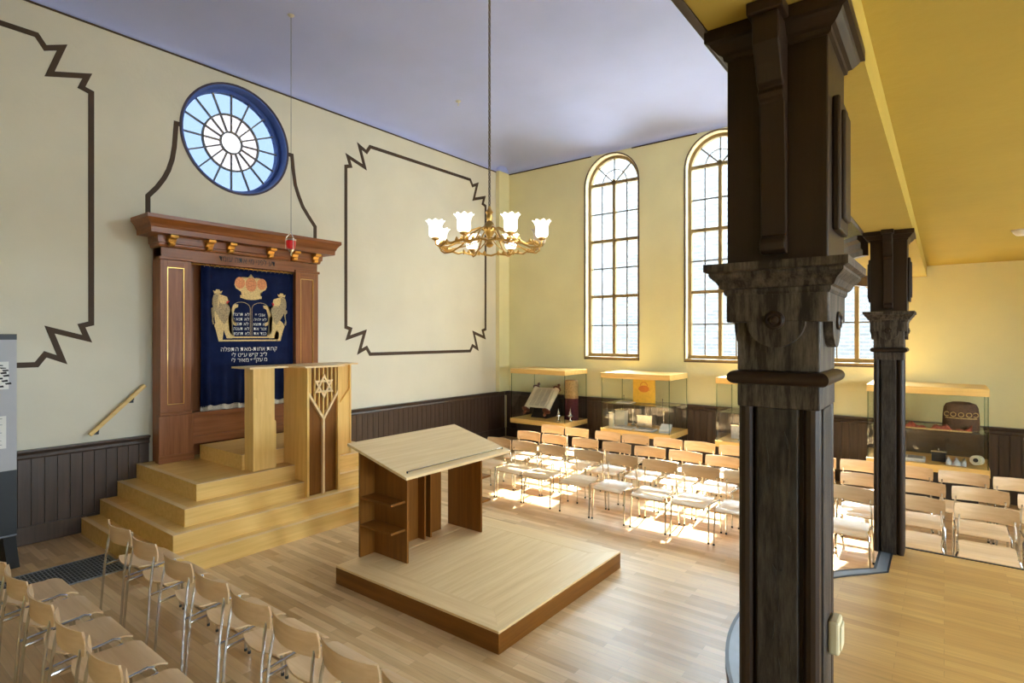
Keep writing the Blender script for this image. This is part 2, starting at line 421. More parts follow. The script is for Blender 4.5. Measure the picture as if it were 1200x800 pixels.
# gallery above
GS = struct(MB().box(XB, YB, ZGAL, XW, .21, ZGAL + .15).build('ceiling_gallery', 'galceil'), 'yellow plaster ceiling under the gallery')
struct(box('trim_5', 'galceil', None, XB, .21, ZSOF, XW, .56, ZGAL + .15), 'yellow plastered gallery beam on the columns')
RB = (2.26 ** 2 + .68 ** 2) / (2 * .68)
bay = [(6.2 + 4.52 * i / 24, .56 + math.sqrt(RB * RB - (4.52 * i / 24 - 2.26) ** 2) - (RB - .68)) for i in range(25)]
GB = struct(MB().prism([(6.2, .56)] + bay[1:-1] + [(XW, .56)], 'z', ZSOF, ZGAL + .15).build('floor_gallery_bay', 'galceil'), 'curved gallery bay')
def sweep(name, mat, path, prof, parent=None):
    """prof: (offset outwards, z)"""
    rings = []
    offs = sorted(set(o for o, z in prof)); lut = {o: offset_path(path, -o) for o in offs}
    for i in range(len(path)): rings.append([(lut[o][i][0], lut[o][i][1], z) for o, z in prof])
    return MB().loft(rings).build(name, mat, parent)
bp = bay[:-1]
sweep('cornice', 'wains', bp, [(0, 3.15), (.05, 3.15), (.05, 3.20), (.07, 3.22), (.07, 3.27), (.10, 3.30), (.10, 3.34), (0, 3.34)], GB)
sweep('parapet', 'wall', bp, [(-.08, 3.34), (0, 3.34), (0, 4.35), (-.08, 4.35)], GB)
sweep('panel_moulding', 'wall', bp[4:18], [(.0, 3.55), (.02, 3.55), (.02, 3.59), (0, 3.59)], GB)
gr_ = struct(box('trim_6', 'col', None, XB, .49, 4.30, 6.2, .55, 4.36), 'unseen gallery railing, kept open to let daylight through')  # out of view; open rail in place of a parapet so light passes
for k in range(43): box('baluster', 'col', gr_, XB + .1 + k * .2, .51, ZGAL + .15, XB + .125 + k * .2, .535, 4.30)
box('cornice', 'col', bpy.data.objects['trim_5'], XB, .56, ZSOF - .005, 6.25, .585, ZSOF + .06)
struct(box('trim_7', 'wframe', None, XW - .10, .57, 3.17, XW, 1.0, ZSOF), 'brown lintel board over the window under the gallery')

# outside
struct(box('wall_outside', 'brick', None, 24.0, -20, -1, 24.6, 32, 11.4), 'brick building across the yard')
struct(box('floor_outside', 'ground', None, -40, -40, -1.2, 40, 40, -.25), 'paved yard outside')

# ---------------------------------------------------------------- windows
def bar(mb, p, q, wdt, dep, X):
    """flat bar in the plane X from (y,z) p to q"""
    d = Vector((q[0] - p[0], q[1] - p[1])); n = Vector((-d.y, d.x)).normalized() * wdt / 2
    pl = [(p[0] + n.x, p[1] + n.y), (q[0] + n.x, q[1] + n.y), (q[0] - n.x, q[1] - n.y), (p[0] - n.x, p[1] - n.y)]
    return mb.prism(pl, 'x', X - dep / 2, X + dep / 2)
def arch_ring(mb, yc, hw0, hw1, z0a, z0b, zs, xa, xb):
    A, B = arch(yc, hw0, z0a, zs, 28), arch(yc, hw1, z0b, zs, 28)
    n = len(A)
    mb.add([(xa, *p) for p in A] + [(xa, *p) for p in B] + [(xb, *p) for p in A] + [(xb, *p) for p in B],
           [f for i in range(n) for f in [(i, (i + 1) % n, n + (i + 1) % n, n + i), (2 * n + i, 3 * n + i, 3 * n + (i + 1) % n, 2 * n + (i + 1) % n),
            (i, 2 * n + i, 2 * n + (i + 1) % n, (i + 1) % n), (n + i, n + (i + 1) % n, 3 * n + (i + 1) % n, 3 * n + i)]])
    return mb
def tall_window(n, yc, X, sg):
    o = bpy.data.objects.new('window_%d' % n, None); C.objects.link(o); o.location = (X, yc, WIN_Z0)
    struct(o, 'tall arched window with thick wooden bars and thin leads')
    xg = X + sg * .17; hi = WIN_HW - .075
    arch_ring(MB(), yc, WIN_HW, hi, WIN_Z0, WIN_Z0 + .10, WIN_ZS, xg - .045, xg + .045).build('frame', 'wframe', o)
    arch_ring(MB(), yc, WIN_HW + .022, WIN_HW, WIN_Z0 - .035, WIN_Z0 - .012, WIN_ZS, X - sg * .012, X + sg * .01).build('dark_edge', 'wrim', o)
    arch_ring(MB(), yc, WIN_HW + .001, WIN_HW - .012, WIN_Z0 - .002, WIN_Z0 + .006, WIN_ZS, X + sg * .01, X + sg * .125).build('reveal', 'reveal', o)
    box('sill', 'wframe', o, min(X - sg * .04, X + sg * .13), yc - WIN_HW - .01, WIN_Z0 - .012, max(X - sg * .04, X + sg * .13), yc + WIN_HW + .01, WIN_Z0 + .028)
    bar(MB(), (yc, WIN_Z0 + .06), (yc, 5.70), .062, .08, xg).build('mullion', 'wframe', o)
    for z in (5.66, 4.437, 3.246): bar(MB(), (yc - hi, z), (yc + hi, z), .062, .075, xg).build('transom', 'wframe', o)
    for z in (5.03, 3.846, 2.627): bar(MB(), (yc - hi, z), (yc + hi, z), .026, .03, xg).build('glazing_bar', 'lead', o)
    for s in (-1, 1): bar(MB(), (yc + s * .29, WIN_Z0 + .1), (yc + s * .29, 5.66), .022, .03, xg).build('glazing_bar', 'lead', o)
    mb = MB(); mb.tube([(xg, yc + .28 * math.cos(PI * i / 14), 5.67 + .28 * math.sin(PI * i / 14)) for i in range(15)], .012, 6); mb.build('fan_arc', 'lead', o)
    for k in (1, 2, 3):
        a = PI * k / 4; bar(MB(), (yc, 5.66), (yc + hi * math.cos(a), 5.645 + hi * math.sin(a)), .022 if k != 1 else .028, .03, xg).build('glazing_bar', 'lead', o)
    MB().lathe([(.045, -.04), (.05, 0), (.045, .04)], (0, 0, 0), 12).xform(Matrix.Translation((xg, yc, 5.69)) @ Matrix.Rotation(PI / 2, 4, 'Y')).build('boss', 'wframe', o)
    rows = [WIN_Z0 + .1, 2.627, 3.246, 3.846, 4.437, 5.03, 5.66]; cols = [-hi, -.29, 0, .29, hi]
    for i in range(6):
        for j in range(4):
            MB().box(xg - .003, yc + cols[j], rows[i], xg + .003, yc + cols[j + 1], rows[i + 1]).build('pane', 'pane', o)
    for k in range(4):
        a0, a1 = PI * k / 4, PI * (k + 1) / 4
        for r0, r1 in ((0.0, .28), (.28, hi)):
            pl = [(yc + r1 * math.cos(a0 + (a1 - a0) * i / 5), 5.655 + r1 * math.sin(a0 + (a1 - a0) * i / 5)) for i in range(6)]
            pl += [(yc + r0 * math.cos(a1 + (a0 - a1) * i / 5), 5.655 + r0 * math.sin(a1 + (a0 - a1) * i / 5)) for i in range(6)] if r0 else [(yc, 5.655)]
            MB().prism(pl, 'x', xg - .003, xg + .003).build('pane', 'pane', o)
for i, y in enumerate(WIN_Y): tall_window(i + 1, y, XW, 1)
for i, (x, z0, z1) in enumerate(BACKWIN_ADDED):  # frames of the unseen windows added for their light
    o = bpy.data.objects.new('window_%d' % (i + 5), None); C.objects.link(o); o.location = (x, YB, z0); struct(o)
    h_ = .66 if z0 < 2 else 1.0
    for sx in (-h_, -.025, h_ - .05): box('frame', 'wframe', o, x + sx, YB - .2, z0, x + sx + .05, YB - .12, z1)
    for z in (z0, (z0 + z1) / 2 - .025, z1 - .05): box('rail', 'wframe', o, x - h_, YB - .2, z, x + h_, YB - .12, z + .05)
# round window
o = bpy.data.objects.new('window_4', None); C.objects.link(o); o.location = (RC, YW, RZ); struct(o, 'round window with sixteen spokes and blue painted reveal above the ark')
def ring_y(name, mat, r0, r1, ya, yb, n=64):
    mb = MB(); rings = []
    for i in range(n):
        a = 2 * PI * i / n; cs, sn = math.cos(a), math.sin(a)
        rings.append([(RC + r * cs, y, RZ + r * sn) for r, y in ((r0, ya), (r1, ya), (r1, yb), (r0, yb))])
    rings.append(rings[0]); mb.loft(rings, True, False); return sbuild(mb).build(name, mat, o)
ring_y('rim', 'rim', RR - .01, RR + .018, YW - .012, YW + .01)
ring_y('reveal', 'blue', RR - .03, RR + .001, YW - .004, YW + .28)
ring_y('frame', 'blue', RR - .075, RR - .02, YW + .17, YW + .27)
yg = YW + .21
for r in (.42, .16): ring_y('ring_bar', 'lead', r - .011, r + .011, yg - .02, yg + .02, 48)
for k in range(16):
    a = 2 * PI * k / 16; d = Vector((math.cos(a), math.sin(a))); nrm = Vector((-d.y, d.x)) * .009
    p, q = d * .16, d * (RR - .06)
    pl = [(RC + v.x, RZ + v.y) for v in (p + nrm, q + nrm, q - nrm, p - nrm)]
    MB().prism(pl, 'y', yg - .018, yg + .018).build('spoke', 'lead', o)
    for r0, r1, m in ((.16, .42, 'pane_pink'), (.42, RR - .06, 'pane_blue')):
        a1 = 2 * PI * (k + 1) / 16
        pl = [(RC + r1 * math.cos(a + (a1 - a) * i / 3), RZ + r1 * math.sin(a + (a1 - a) * i / 3)) for i in range(4)] + [(RC + r0 * math.cos(a1 + (a - a1) * i / 3), RZ + r0 * math.sin(a1 + (a - a1) * i / 3)) for i in range(4)]
        MB().prism(pl, 'y', yg - .002, yg + .002).build('pane', m, o)
MB().prism([(RC + .16 * math.cos(2 * PI * i / 24), RZ + .16 * math.sin(2 * PI * i / 24)) for i in range(24)], 'y', yg - .002, yg + .002).build('pane', 'pane_white', o)

# ---------------------------------------------------------------- painted bands on the ark wall
def band(name, pts, wd, closed=False, label=None):
    n = len(pts); L, R = [], []
    for i in range(n):
        p = Vector(pts[i])
        a = (p - Vector(pts[i - 1])).normalized() if (i > 0 or closed) else None
        b = (Vector(pts[(i + 1) % n]) - p).normalized() if (i < n - 1 or closed) else None
        a = a or b; b = b or a
        na, nb = Vector((-a.y, a.x)), Vector((-b.y, b.x)); m = na + nb
        m = m / max(m.dot(na), .28)
        L.append(p + m * wd / 2); R.append(p - m * wd / 2)
    mb = MB(); rings = [[(l.x, YW - .001, l.y), (r.x, YW - .001, r.y), (r.x, YW - .005, r.y), (l.x, YW - .005, l.y)] for l, r in zip(L, R)]
    if closed: rings.append(rings[0])
    mb.loft(rings, True, not closed)
    return struct(mb.build(name, 'wline'), label)
mot = [(0, -.49), (.10, -.46), (.04, -.30), (.41, -.41), (.29, -.05), (.45, -.12), (.53, 0)]
def frame_pts(x0, x1, z0, z1):
    p = [(x0 + a, z1 + b) for a, b in mot]
    p += [(x1 - a, z1 + b) for a, b in reversed(mot)]
    p += [(x1 - a, z0 - b) for a, b in mot]
    p += [(x0 + a, z0 - b) for a, b in reversed(mot)]
    return p
band('trim_8', frame_pts(6.135, 9.96, 2.065, 5.883), .062, True, 'brown painted panel border with stepped corners right of the ark')
band('trim_9', frame_pts(-1.5, 2.385, 2.065, 5.905), .062, True, 'brown painted panel border with stepped corners left of the ark')
band('trim_10', [(3.012, 3.93), (3.012, 4.258), (3.122, 4.395), (3.21, 4.54), (3.264, 4.661), (3.31, 4.82), (3.337, 4.994), (3.36, 5.325), (3.425, 5.325)], .062, label='brown painted scroll line beside the round window')
band('trim_11', [(5.02, 5.325), (5.095, 5.325), (5.125, 5.052), (5.155, 4.86), (5.215, 4.695), (5.29, 4.53), (5.393, 4.391), (5.52, 4.235), (5.52, 3.93)], .062)

# ---------------------------------------------------------------- wainscot
pw = .123
def wainscot_y(x0, x1):     # on the ark wall
    n = round((x1 - x0) / pw); s = (x1 - x0) / n
    me = MB().box(.004, -.018, 0, s - .004, 0, ZDADO - .30).mesh('plank')
    for i in range(n):
        o = link('plank', me, 'wains', WALL_F); o.location = (x0 + i * s, YW - .012, .20)
    box('backing_board', 'wains', WALL_F, x0, YW - .012, .0, x1, YW - .001, ZDADO - .02)
    box('skirting', 'wains', WALL_F, x0, YW - .045, .002, x1, YW - .010, .21, .006)
    mb = MB(); mb.prism([(YW - .001, .98), (YW - .03, .98), (YW - .045, 1.0), (YW - .035, 1.03), (YW - .05, 1.05), (YW - .075, 1.07), (YW - .075, ZDADO), (YW - .001, ZDADO)], 'x', x0, x1); mb.build('dado_rail', 'wains', WALL_F)
wainscot_y(XB, 3.02); wainscot_y(5.36, XW - .08)
n = 94; s = (YW - .05 - YB) / n
me = MB().box(-.018, .004, 0, 0, s - .004, ZDADO - .30).mesh('plank')
for i in range(n):
    if YB + i * s < -1.6: continue
    o = link('plank', me, 'wains', WALL_R); o.location = (XW - .012, YB + i * s, .20)
box('backing_board', 'wains', WALL_R, XW - .012, YB, 0, XW - .001, YW - .05, ZDADO - .02)
box('skirting', 'wains', WALL_R, XW - .045, YB, .002, XW - .010, YW - .05, .21, .006)
MB().prism([(XW - .001, .98), (XW - .03, .98), (XW - .045, 1.0), (XW - .035, 1.03), (XW - .05, 1.05), (XW - .075, 1.07), (XW - .075, ZDADO), (XW - .001, ZDADO)], 'y', YB, YW - .01).build('dado_rail', 'wains', WALL_R)
# corner casing
o = struct(box('trim_12', 'wall', None, 10.34, YW - .10, ZDADO, XW, YW, ZT + .01), 'narrow plaster casing in the room corner')
mb = MB(); rings = []
for k in range(9):
    t = k / 8; r = .19 * math.sqrt(1 - t * t) + .002
    rings.append([(10.53 + r * math.cos(2 * PI * j / 16), YW - .05 + .075 * math.sin(2 * PI * j / 16) * (1 - .5 * t) , ZT + .01 + t * .62) for j in range(16)])
sbuild(mb.loft(rings)).build('pointed_cap', 'ceil', o)

# ---------------------------------------------------------------- ark steps
st = thing('ark_stairs', (AX, 7.2, 0), 'pale oak stepped platform leading up to the ark', 'steps')
SX = [2.262, 2.453, 2.640, 2.852]; SF = [6.04, 6.20, 6.385, 6.60]; SZ = [.19, .375, .56, .745]
z0 = 0.001
for k in range(4):
    xl, xr, yf, zt = SX[k], 2 * AX - SX[k], SF[k], SZ[k]
    s = box('step', 'oak_x', st, xl, yf, z0, xr, YW - .082, zt - .0)
    box('nosing', 'bim_x', s, xl - .004, yf - .006, zt - .002, xr + .004, yf + .055, zt + .004)
    box('nosing', 'bim_y', s, xl - .004, yf + .055, zt - .002, xl + .055, YW - .082, zt + .004)
    z0 = zt
s = box('step', 'oak_x', st, 3.50, 6.87, .745, 4.89, 8.0, .93)
box('nosing', 'bim_x', s, 3.496, 6.864, .928, 4.894, 6.92, .934)

# ---------------------------------------------------------------- ark
ark = thing('torah_ark', (AX, 8.15, .745), 'tall brown wooden ark with pilasters and wide bracketed cornice on the steps', 'ark')
Lx, Rx, Yf, Z0, ZC = 3.03, 5.345, 8.04, .747, 3.555
PL, PR = 3.405, 4.951
YBk = YW - .082
body = box('body', 'ark_z', ark, Lx + .01, Yf + .03, Z0, Lx + .36, YBk, ZC)
box('side', 'ark_z', ark, Rx - .36, Yf + .03, Z0, Rx - .01, YBk, ZC)
box('back_panel', 'ark_z', ark, Lx + .36, 8.28, Z0, Rx - .36, YBk, ZC)
box('architrave', 'ark_x', ark, Lx + .01, Yf + .01, 3.395, Rx - .01, 8.28, ZC, .004)
box('base_panel', 'ark_x', ark, PL + .002, Yf + .045, .936, PR - .002, 8.28, 1.36)
box('base_rail', 'ark_x', ark, PL + .002, Yf + .03, 1.30, PR - .002, 8.1, 1.36, .004)
box('base_rail', 'ark_x', ark, PL + .002, Yf + .03, .936, PR - .002, 8.1, 1.04, .004)
for (a, b) in ((Lx, PL), (PR, Rx)):
    p = box('pilaster', 'ark_z', ark, a, Yf + .02, 1.40, b, Yf + .10, 3.395)
    fw = .085
    box('stile', 'ark_z', p, a, Yf, 1.40, a + fw, Yf + .02, 3.395, .003); box('stile', 'ark_z', p, b - fw, Yf, 1.40, b, Yf + .02, 3.395, .003)
    box('rail', 'ark_x', p, a + fw, Yf, 1.40, b - fw, Yf + .02, 1.50, .003); box('rail', 'ark_x', p, a + fw, Yf, 3.30, b - fw, Yf + .02, 3.395, .003)
    g = .007
    x0, x1, y0, za, zb = a + fw, b - fw, Yf + .004, 1.50, 3.30
    mbg = MB().box(x0, y0, za, x0 + g, Yf + .021, zb).box(x1 - g, y0, za, x1, Yf + .021, zb).box(x0 + g, y0, za, x1 - g, Yf + .021, za + g).box(x0 + g, y0, zb - g, x1 - g, Yf + .021, zb)
    mbg.build('gilt_line', 'arkgold', p)
    pl = box('plinth', 'ark_z', ark, a - .025, Yf - .025, Z0, b + .02, Yf + .10, 1.36, .006)
    box('plinth_cap', 'ark_x', pl, a - .012, Yf - .015, 1.36, b + .012, Yf + .10, 1.40, .006)
    box('plinth_base', 'ark_x', pl, a - .035, Yf - .035, Z0, b + .03, Yf - .02, Z0 + .10, .006)
    box('capital', 'ark_x', ark, a - .02, Yf - .02, 3.395, b + .02, Yf + .08, 3.435, .008)
# cornice: profile (projection, z)
hw = (Rx - Lx) / 2; cxa = (Rx + Lx) / 2
prof = [(.0, 3.555), (.02, 3.56), (.03, 3.585), (.03, 3.60), (.05, 3.61), (.055, 3.70), (.20, 3.705), (.205, 3.77), (.215, 3.78), (.225, 3.81), (.255, 3.85), (.28, 3.875), (.28, 3.92), (.0, 3.92)]
rings = []
for (sx, sy) in ((-1, 1), (-1, 0), (1, 0), (1, 1)):
    rings.append([(cxa + sx * (hw + p * .88), (Yf - p) if sy == 0 else YBk, z) for p, z in prof])
cor = MB().loft(rings).build('cornice', 'cornice', ark)
box('cornice_top', 'cornice', cor, cxa - hw, Yf, 3.60, cxa + hw, YBk, 3.915)
for fx in (.045, .25, .375, .63, .80, .955):
    x = Lx + fx * (Rx - Lx) * 1.0
    mb = MB(); mb.prism([(Yf - .18, 3.70), (Yf - .055, 3.70), (Yf - .05, 3.61), (Yf - .09, 3.615), (Yf - .11, 3.655), (Yf - .17, 3.665)], 'x', x - .05, x + .05)
    mb.prism([(Yf - .05, 3.63), (Yf - .12, 3.60), (Yf - .10, 3.57), (Yf - .05, 3.56)], 'x', x - .035, x + .035)
    mb.build('modillion', 'arkgold', cor, .006)

# text -> mesh helper (writing runs along +x at plane y, read from -y)
def text_mesh(s, size):
    cu = bpy.data.curves.new('t', 'FONT'); cu.body = s[::-1]; cu.size = size; cu.align_x = 'CENTER'; cu.align_y = 'CENTER'; cu.resolution_u = 5; cu.extrude = .0
    ob = bpy.data.objects.new('t', cu); C.objects.link(ob)
    dg = bpy.context.evaluated_depsgraph_get(); dg.update()
    me = bpy.data.meshes.new_from_object(ob.evaluated_get(dg)); bpy.data.objects.remove(ob)
    return me
def add_text(name, s, size, x, y, z, mat, parent, bump=None, squash=1., bold=0.):
    me = text_mesh(s, size); mb = MB()
    vs = []
    for v in me.vertices:
        X, Z = x + v.co.x * squash, z + v.co.y
        vs.append((X, y + (bump(X, Z) if bump else 0), Z))
    n = len(vs)
    fs = [tuple(p.vertices) for p in me.polygons]
    mb.add(vs, fs)
    bpy.data.meshes.remove(me)
    o_ = mb.build(name, mat, parent); o_['kind'] = 'stuff'; return o_
add_text('inscription', 'דע לפני מי אתה עומד', .115, 4.19, Yf + .004, 3.485, 'black', ark, squash=.82)

# ---------------------------------------------------------------- curtain
CX0, CX1, CZ0, CZ1, CYp = 3.575, 4.945, 1.415, 3.37, 8.12
cur = thing('ark_curtain', (4.26, CYp, CZ0), 'navy velvet ark curtain embroidered with crown, lions and tablets', 'curtain')
def fold(x, z):
    k = max(0, (2.05 - z) / .65)
    e = max(0, abs(x - 4.27) - .48) / .2
    a = .004 + .016 * min(1, k) + .020 * min(1, e)
    return -a * (math.sin(x * 33 + .6 * math.sin(x * 9)) + .4 * math.sin(x * 57 + 1)) 
nx, nz = 120, 20
mb = MB(); vs = []
for k in range(nz + 1):
    z = CZ0 + (CZ1 - CZ0) * k / nz
    for i in range(nx + 1):
        x = CX0 + (CX1 - CX0) * i / nx
        vs.append((x, CYp + fold(x, z), z + .01 * math.sin(x * 33) * (1 - k / nz)))
mb.add(vs, [(k * (nx + 1) + i, k * (nx + 1) + i + 1, (k + 1) * (nx + 1) + i + 1, (k + 1) * (nx + 1) + i) for k in range(nz) for i in range(nx)])
cl = sbuild(mb).build('cloth', 'navy', cur); sm = cl.modifiers.new('thickness', 'SOLIDIFY'); sm.thickness = .006; sm.offset = 1
mb = MB(); n = 110
for i in range(n):
    x = CX0 + (CX1 - CX0) * (i + .5) / n; zb = CZ0 + .005 + .01 * math.sin(x * 33); y = CYp + fold(x, CZ0)
    mb.box(x - .005, y - .008, zb - .055 - .008 * random.random(), x + .005, y + .002, zb + .012)
fr = mb.build('fringe', 'fringe', cur); fr['kind'] = 'stuff'
rod = MB().tube([(PL + .01, CYp - .01, 3.382), (PR - .01, CYp - .01, 3.382)], .010, 8).build('rod', 'brass', cur)
for i in range(20):
    x = CX0 + .03 + (CX1 - CX0 - .06) * i / 19
    mb = MB(); mb.tube([(x + .004 * math.sin(2 * PI * j / 10), CYp - .01 + .02 * math.cos(2 * PI * j / 10), 3.372 + .021 * math.sin(2 * PI * j / 10)) for j in range(10)], .0045, 5, closed=True); mb.build('ring', 'silver', cur)
def emb_xz(name, pts, mat, lift=.006, parent=cur):
    bm = bmesh.new(); vs = [bm.verts.new((a[0], 0, a[1])) for a in pts]; f = bm.faces.new(vs)
    bmesh.ops.triangulate(bm, faces=[f])
    mb = MB(); bm.verts.index_update()
    mb.add([(v.co.x, CYp - .009 - lift - (max(0, abs(v.co.x - 4.27) - .48) * .09), v.co.z) for v in bm.verts], [tuple(v.index for v in f.verts) for f in bm.faces]); bm.free()
    return mb.build(name, mat, parent)
# all traced on a 920 x 800 view of the crop (235,300)-(350,400): 8 px per photo px
K8 = dict(k=8.0, ox=235., oy=300.)
def xz8(x, y): q = onY(235 + x / 8., 300 + y / 8., CYp); return (q[0], q[2])
MIR = 4.265                                           # embroidery is symmetric about this x
def mirror(pts): return [(2 * MIR - x, z) for x, z in pts]
body_l = [(118, 360), (105, 400), (103, 450), (118, 500), (150, 545), (172, 590), (140, 615), (122, 650), (140, 700), (155, 760), (165, 800), (200, 800), (188, 760), (185, 715), (212, 690), (228, 735), (245, 770), (290, 770), (312, 750), (280, 735), (262, 700), (270, 660), (255, 620), (262, 600), (300, 640), (330, 655), (335, 630), (300, 605), (275, 580), (300, 545), (318, 490), (345, 478), (350, 455), (320, 450), (295, 470), (282, 520), (262, 545), (275, 500), (262, 465), (235, 445), (250, 415), (245, 385), (215, 372), (180, 365), (160, 350)]
bl = [xz8(*p) for p in body_l]
mane = [(118, 360), (105, 400), (103, 450), (118, 500), (150, 545), (175, 590), (215, 640), (245, 600), (262, 545), (275, 500), (262, 465), (225, 440), (185, 430), (170, 395), (165, 360)]
crownl = [(120, 350), (112, 322), (130, 330), (140, 312), (155, 330), (172, 314), (180, 332), (200, 325), (190, 350)]
tongue = [(235, 425), (265, 418), (262, 430), (240, 448)]
tail = [(128, 640), (108, 640), (100, 610), (112, 560), (120, 520), (108, 500), (92, 510), (94, 485), (112, 480), (128, 505), (126, 540), (114, 590), (118, 620)]
for nm, pts, m, lf in (('lion', body_l, 'embg', .006), ('lion_mane', mane, 'embm', .009), ('lion_head', [(165, 360), (200, 366), (238, 380), (252, 408), (242, 440), (205, 452), (178, 438), (165, 400)], 'embg', .0105), ('lion_crown', crownl, 'embg', .008), ('lion_tongue', tongue, 'embr', .012), ('lion_tail', tail, 'embm', .007)):
    q = [xz8(*p) for p in pts]; emb_xz(nm, q, m, lf); emb_xz(nm, mirror(q)[::-1], m, lf)
# crown (half outline mirrored)
half = [(480, 170), (470, 195), (462, 190), (450, 205), (432, 198), (425, 215), (405, 195), (385, 200), (365, 200), (345, 215), (330, 240), (325, 270), (338, 300), (365, 318), (388, 335), (400, 365), (398, 395), (440, 408), (480, 412)]
h = [xz8(*p) for p in half]; zc0 = h[0][0]; h = [(x - zc0 + MIR, z) for x, z in h]
h[0] = (MIR, h[0][1]); h[-1] = (MIR, h[-1][1])
crown_o = h + mirror(h)[-2:0:-1]
emb_xz('crown', crown_o, 'embg', .006)
cc = (MIR, sum(p[1] for p in crown_o) / len(crown_o))
for dx, dz_, rx, rz_ in ((-.165, .015, .075, .085), (0, .0, .085, .105), (.165, .015, .075, .085)):
    emb_xz('crown_velvet', [(MIR + dx + rx * math.cos(2 * PI * i / 14), cc[1] + dz_ + rz_ * math.sin(2 * PI * i / 14)) for i in range(14)], 'embc', .009)
zb = xz8(480, 385)[1]
emb_xz('crown_band', [(MIR - .16, zb - .02), (MIR + .16, zb - .02), (MIR + .165, zb + .02), (MIR - .165, zb + .02)], 'embg', .011)
zt, zl = xz8(480, 480)[1], xz8(480, 745)[1]
def outline(name, pts, wd, mat, lift=.008):
    for i in range(len(pts) - 1):
        p, q = Vector(pts[i]), Vector(pts[i + 1]); d = (q - p).normalized(); nn = Vector((-d.y, d.x)) * wd / 2
        mbp = [(p + nn), (q + nn), (q - nn), (p - nn)]
        emb_xz(name, [(v.x, v.y) for v in mbp], mat, lift)
for s in (-1, 1):
    xa, xb = MIR + s * .012, MIR + s * .275; zs = zt - .02
    mid = (xa + xb) / 2; rr = abs(xb - xa) / 2
    outline('tablet_line', [(xb, zl), (xb, zs)] + [(mid + s * rr * math.cos(PI * i / 8), zs + .09 * math.sin(PI * i / 8)) for i in range(1, 8)] + [(xa, zs), (xa, zl)], .009, 'embm')
rt = ['אנכי יי', 'לא יהיה', 'לא תשא', 'זכור את', 'כבד את']; lt = ['לא תרצח', 'לא תנאף', 'לא תגנב', 'לא תענה', 'לא תחמד']
for i in range(5):
    z = xz8(480, 550 + 44 * i)[1]
    add_text('commandment_line', rt[i], .064, MIR + .143, CYp - .012, z, 'silver_t', cur, fold); add_text('commandment_line', lt[i], .064, MIR - .143, CYp - .012, z, 'silver_t', cur, fold)
for yy in (760, 790):
    z = xz8(480, yy)[1]; outline('ground_line', [(MIR - .36 + .03 * i, z) for i in range(25)] if yy == 760 else [(MIR - .44 + .04 * i, z) for i in range(23)], .022, 'embg')
for s_, yy, sz in (('קחת אחות-מאת התפלה', 408.8, .085), ('ל״ב ק״ש ע״ט לי', 415.4, .085), ('מ עק״ף מאיר לי', 421.5, .085)):
    z = onY(295, yy, CYp)[2]; add_text('dedication_line', s_, sz, MIR - .015, CYp - .012, z, 'silver_t', cur, fold)

# ---------------------------------------------------------------- cantor's lectern on the steps
lec = thing('lectern', (4.24, 6.6, SZ[1]), 'tall oak lectern with star of David grille on the ark steps', 'lectern')
zt0 = 1.998
zw = SZ[3] + .006
for (x0, x1, sgn) in ((3.53, 3.83, 1), (4.66, 4.955, -1)):
    ya, yb = 6.665, 6.862
    o_ = x0 if sgn == 1 else x1
    wp = box('wing', 'oak_z', lec, x0, ya + .035, zw, x1, yb, zt0)
    box('side_board', 'oak_z', wp, min(o_, o_ + sgn * .02), ya - .01, zw, max(o_, o_ + sgn * .02), ya + .035, zt0)
    i_ = x1 if sgn == 1 else x0
    MB().prism([(o_ + sgn * .02, zw), (i_, zw), (i_, 1.33), (o_ + sgn * .02, 1.66)], 'y', ya, ya + .035).build('slanted_board', 'oak_z', wp)
bx0, bx1, by0, by1, bz = 4.05, 4.53, 6.325, 6.86, SZ[1] + .006
box('side_panel', 'oak_z', lec, bx0, by0, bz, bx0 + .03, 6.383, zt0); box('side_panel', 'oak_z', lec, bx1 - .03, by0, bz, bx1, 6.383, zt0)
box('side_panel', 'oak_z', lec, bx0, 6.383, SZ[2] + .005, bx0 + .03, 6.598, zt0); box('side_panel', 'oak_z', lec, bx1 - .03, 6.383, SZ[2] + .005, bx1, 6.598, zt0)
box('side_panel', 'oak_z', lec, bx0, 6.598, zw, bx0 + .03, by1, zt0); box('side_panel', 'oak_z', lec, bx1 - .03, 6.598, zw, bx1, by1, zt0)
box('inner_panel', 'brn_z', lec, bx0 + .03, by0 + .045, bz, bx1 - .03, 6.382, zt0)
cxl = (bx0 + bx1) / 2
VB, VT = 1.345, 1.66
for k in range(7):
    x = bx0 + .055 + (bx1 - bx0 - .11) * k / 6; zlo = VB + (VT - VB) * abs(x - cxl) / (bx1 - cxl - .03)
    box('grille_bar', 'oak_z', lec, x - .008, by0 + .010, zlo, x + .008, by0 + .044, zt0)
for s in (-1, 1):
    MB().prism([(cxl, VB - .035), (cxl + s * .21, VT - .02), (cxl + s * .21, VT + .03), (cxl, VB + .02)], 'y', by0, by0 + .044).build('chevron_bar', 'bim_x', lec)
box('centre_stile', 'bim_z', lec, cxl - .014, by0 + .002, bz, cxl + .014, by0 + .044, VB - .01)
def tri(a0, r, r2, cx, cz):
    o_ = [(cx + r * math.cos(a0 + 2 * PI * i / 3), cz + r * math.sin(a0 + 2 * PI * i / 3)) for i in range(3)]
    i_ = [(cx + r2 * math.cos(a0 + 2 * PI * i / 3), cz + r2 * math.sin(a0 + 2 * PI * i / 3)) for i in range(3)]
    return o_, i_
for a0, yy in ((PI / 2, by0 - .010), (-PI / 2, by0 - .004)):
    oo, ii = tri(a0, .155, .105, cxl, 1.755); mb = MB()
    for k in range(3):
        j = (k + 1) % 3; mb.prism([oo[k], oo[j], ii[j], ii[k]], 'y', yy, by0 + .012)
    mb.build('star_triangle', 'bim_x', lec)
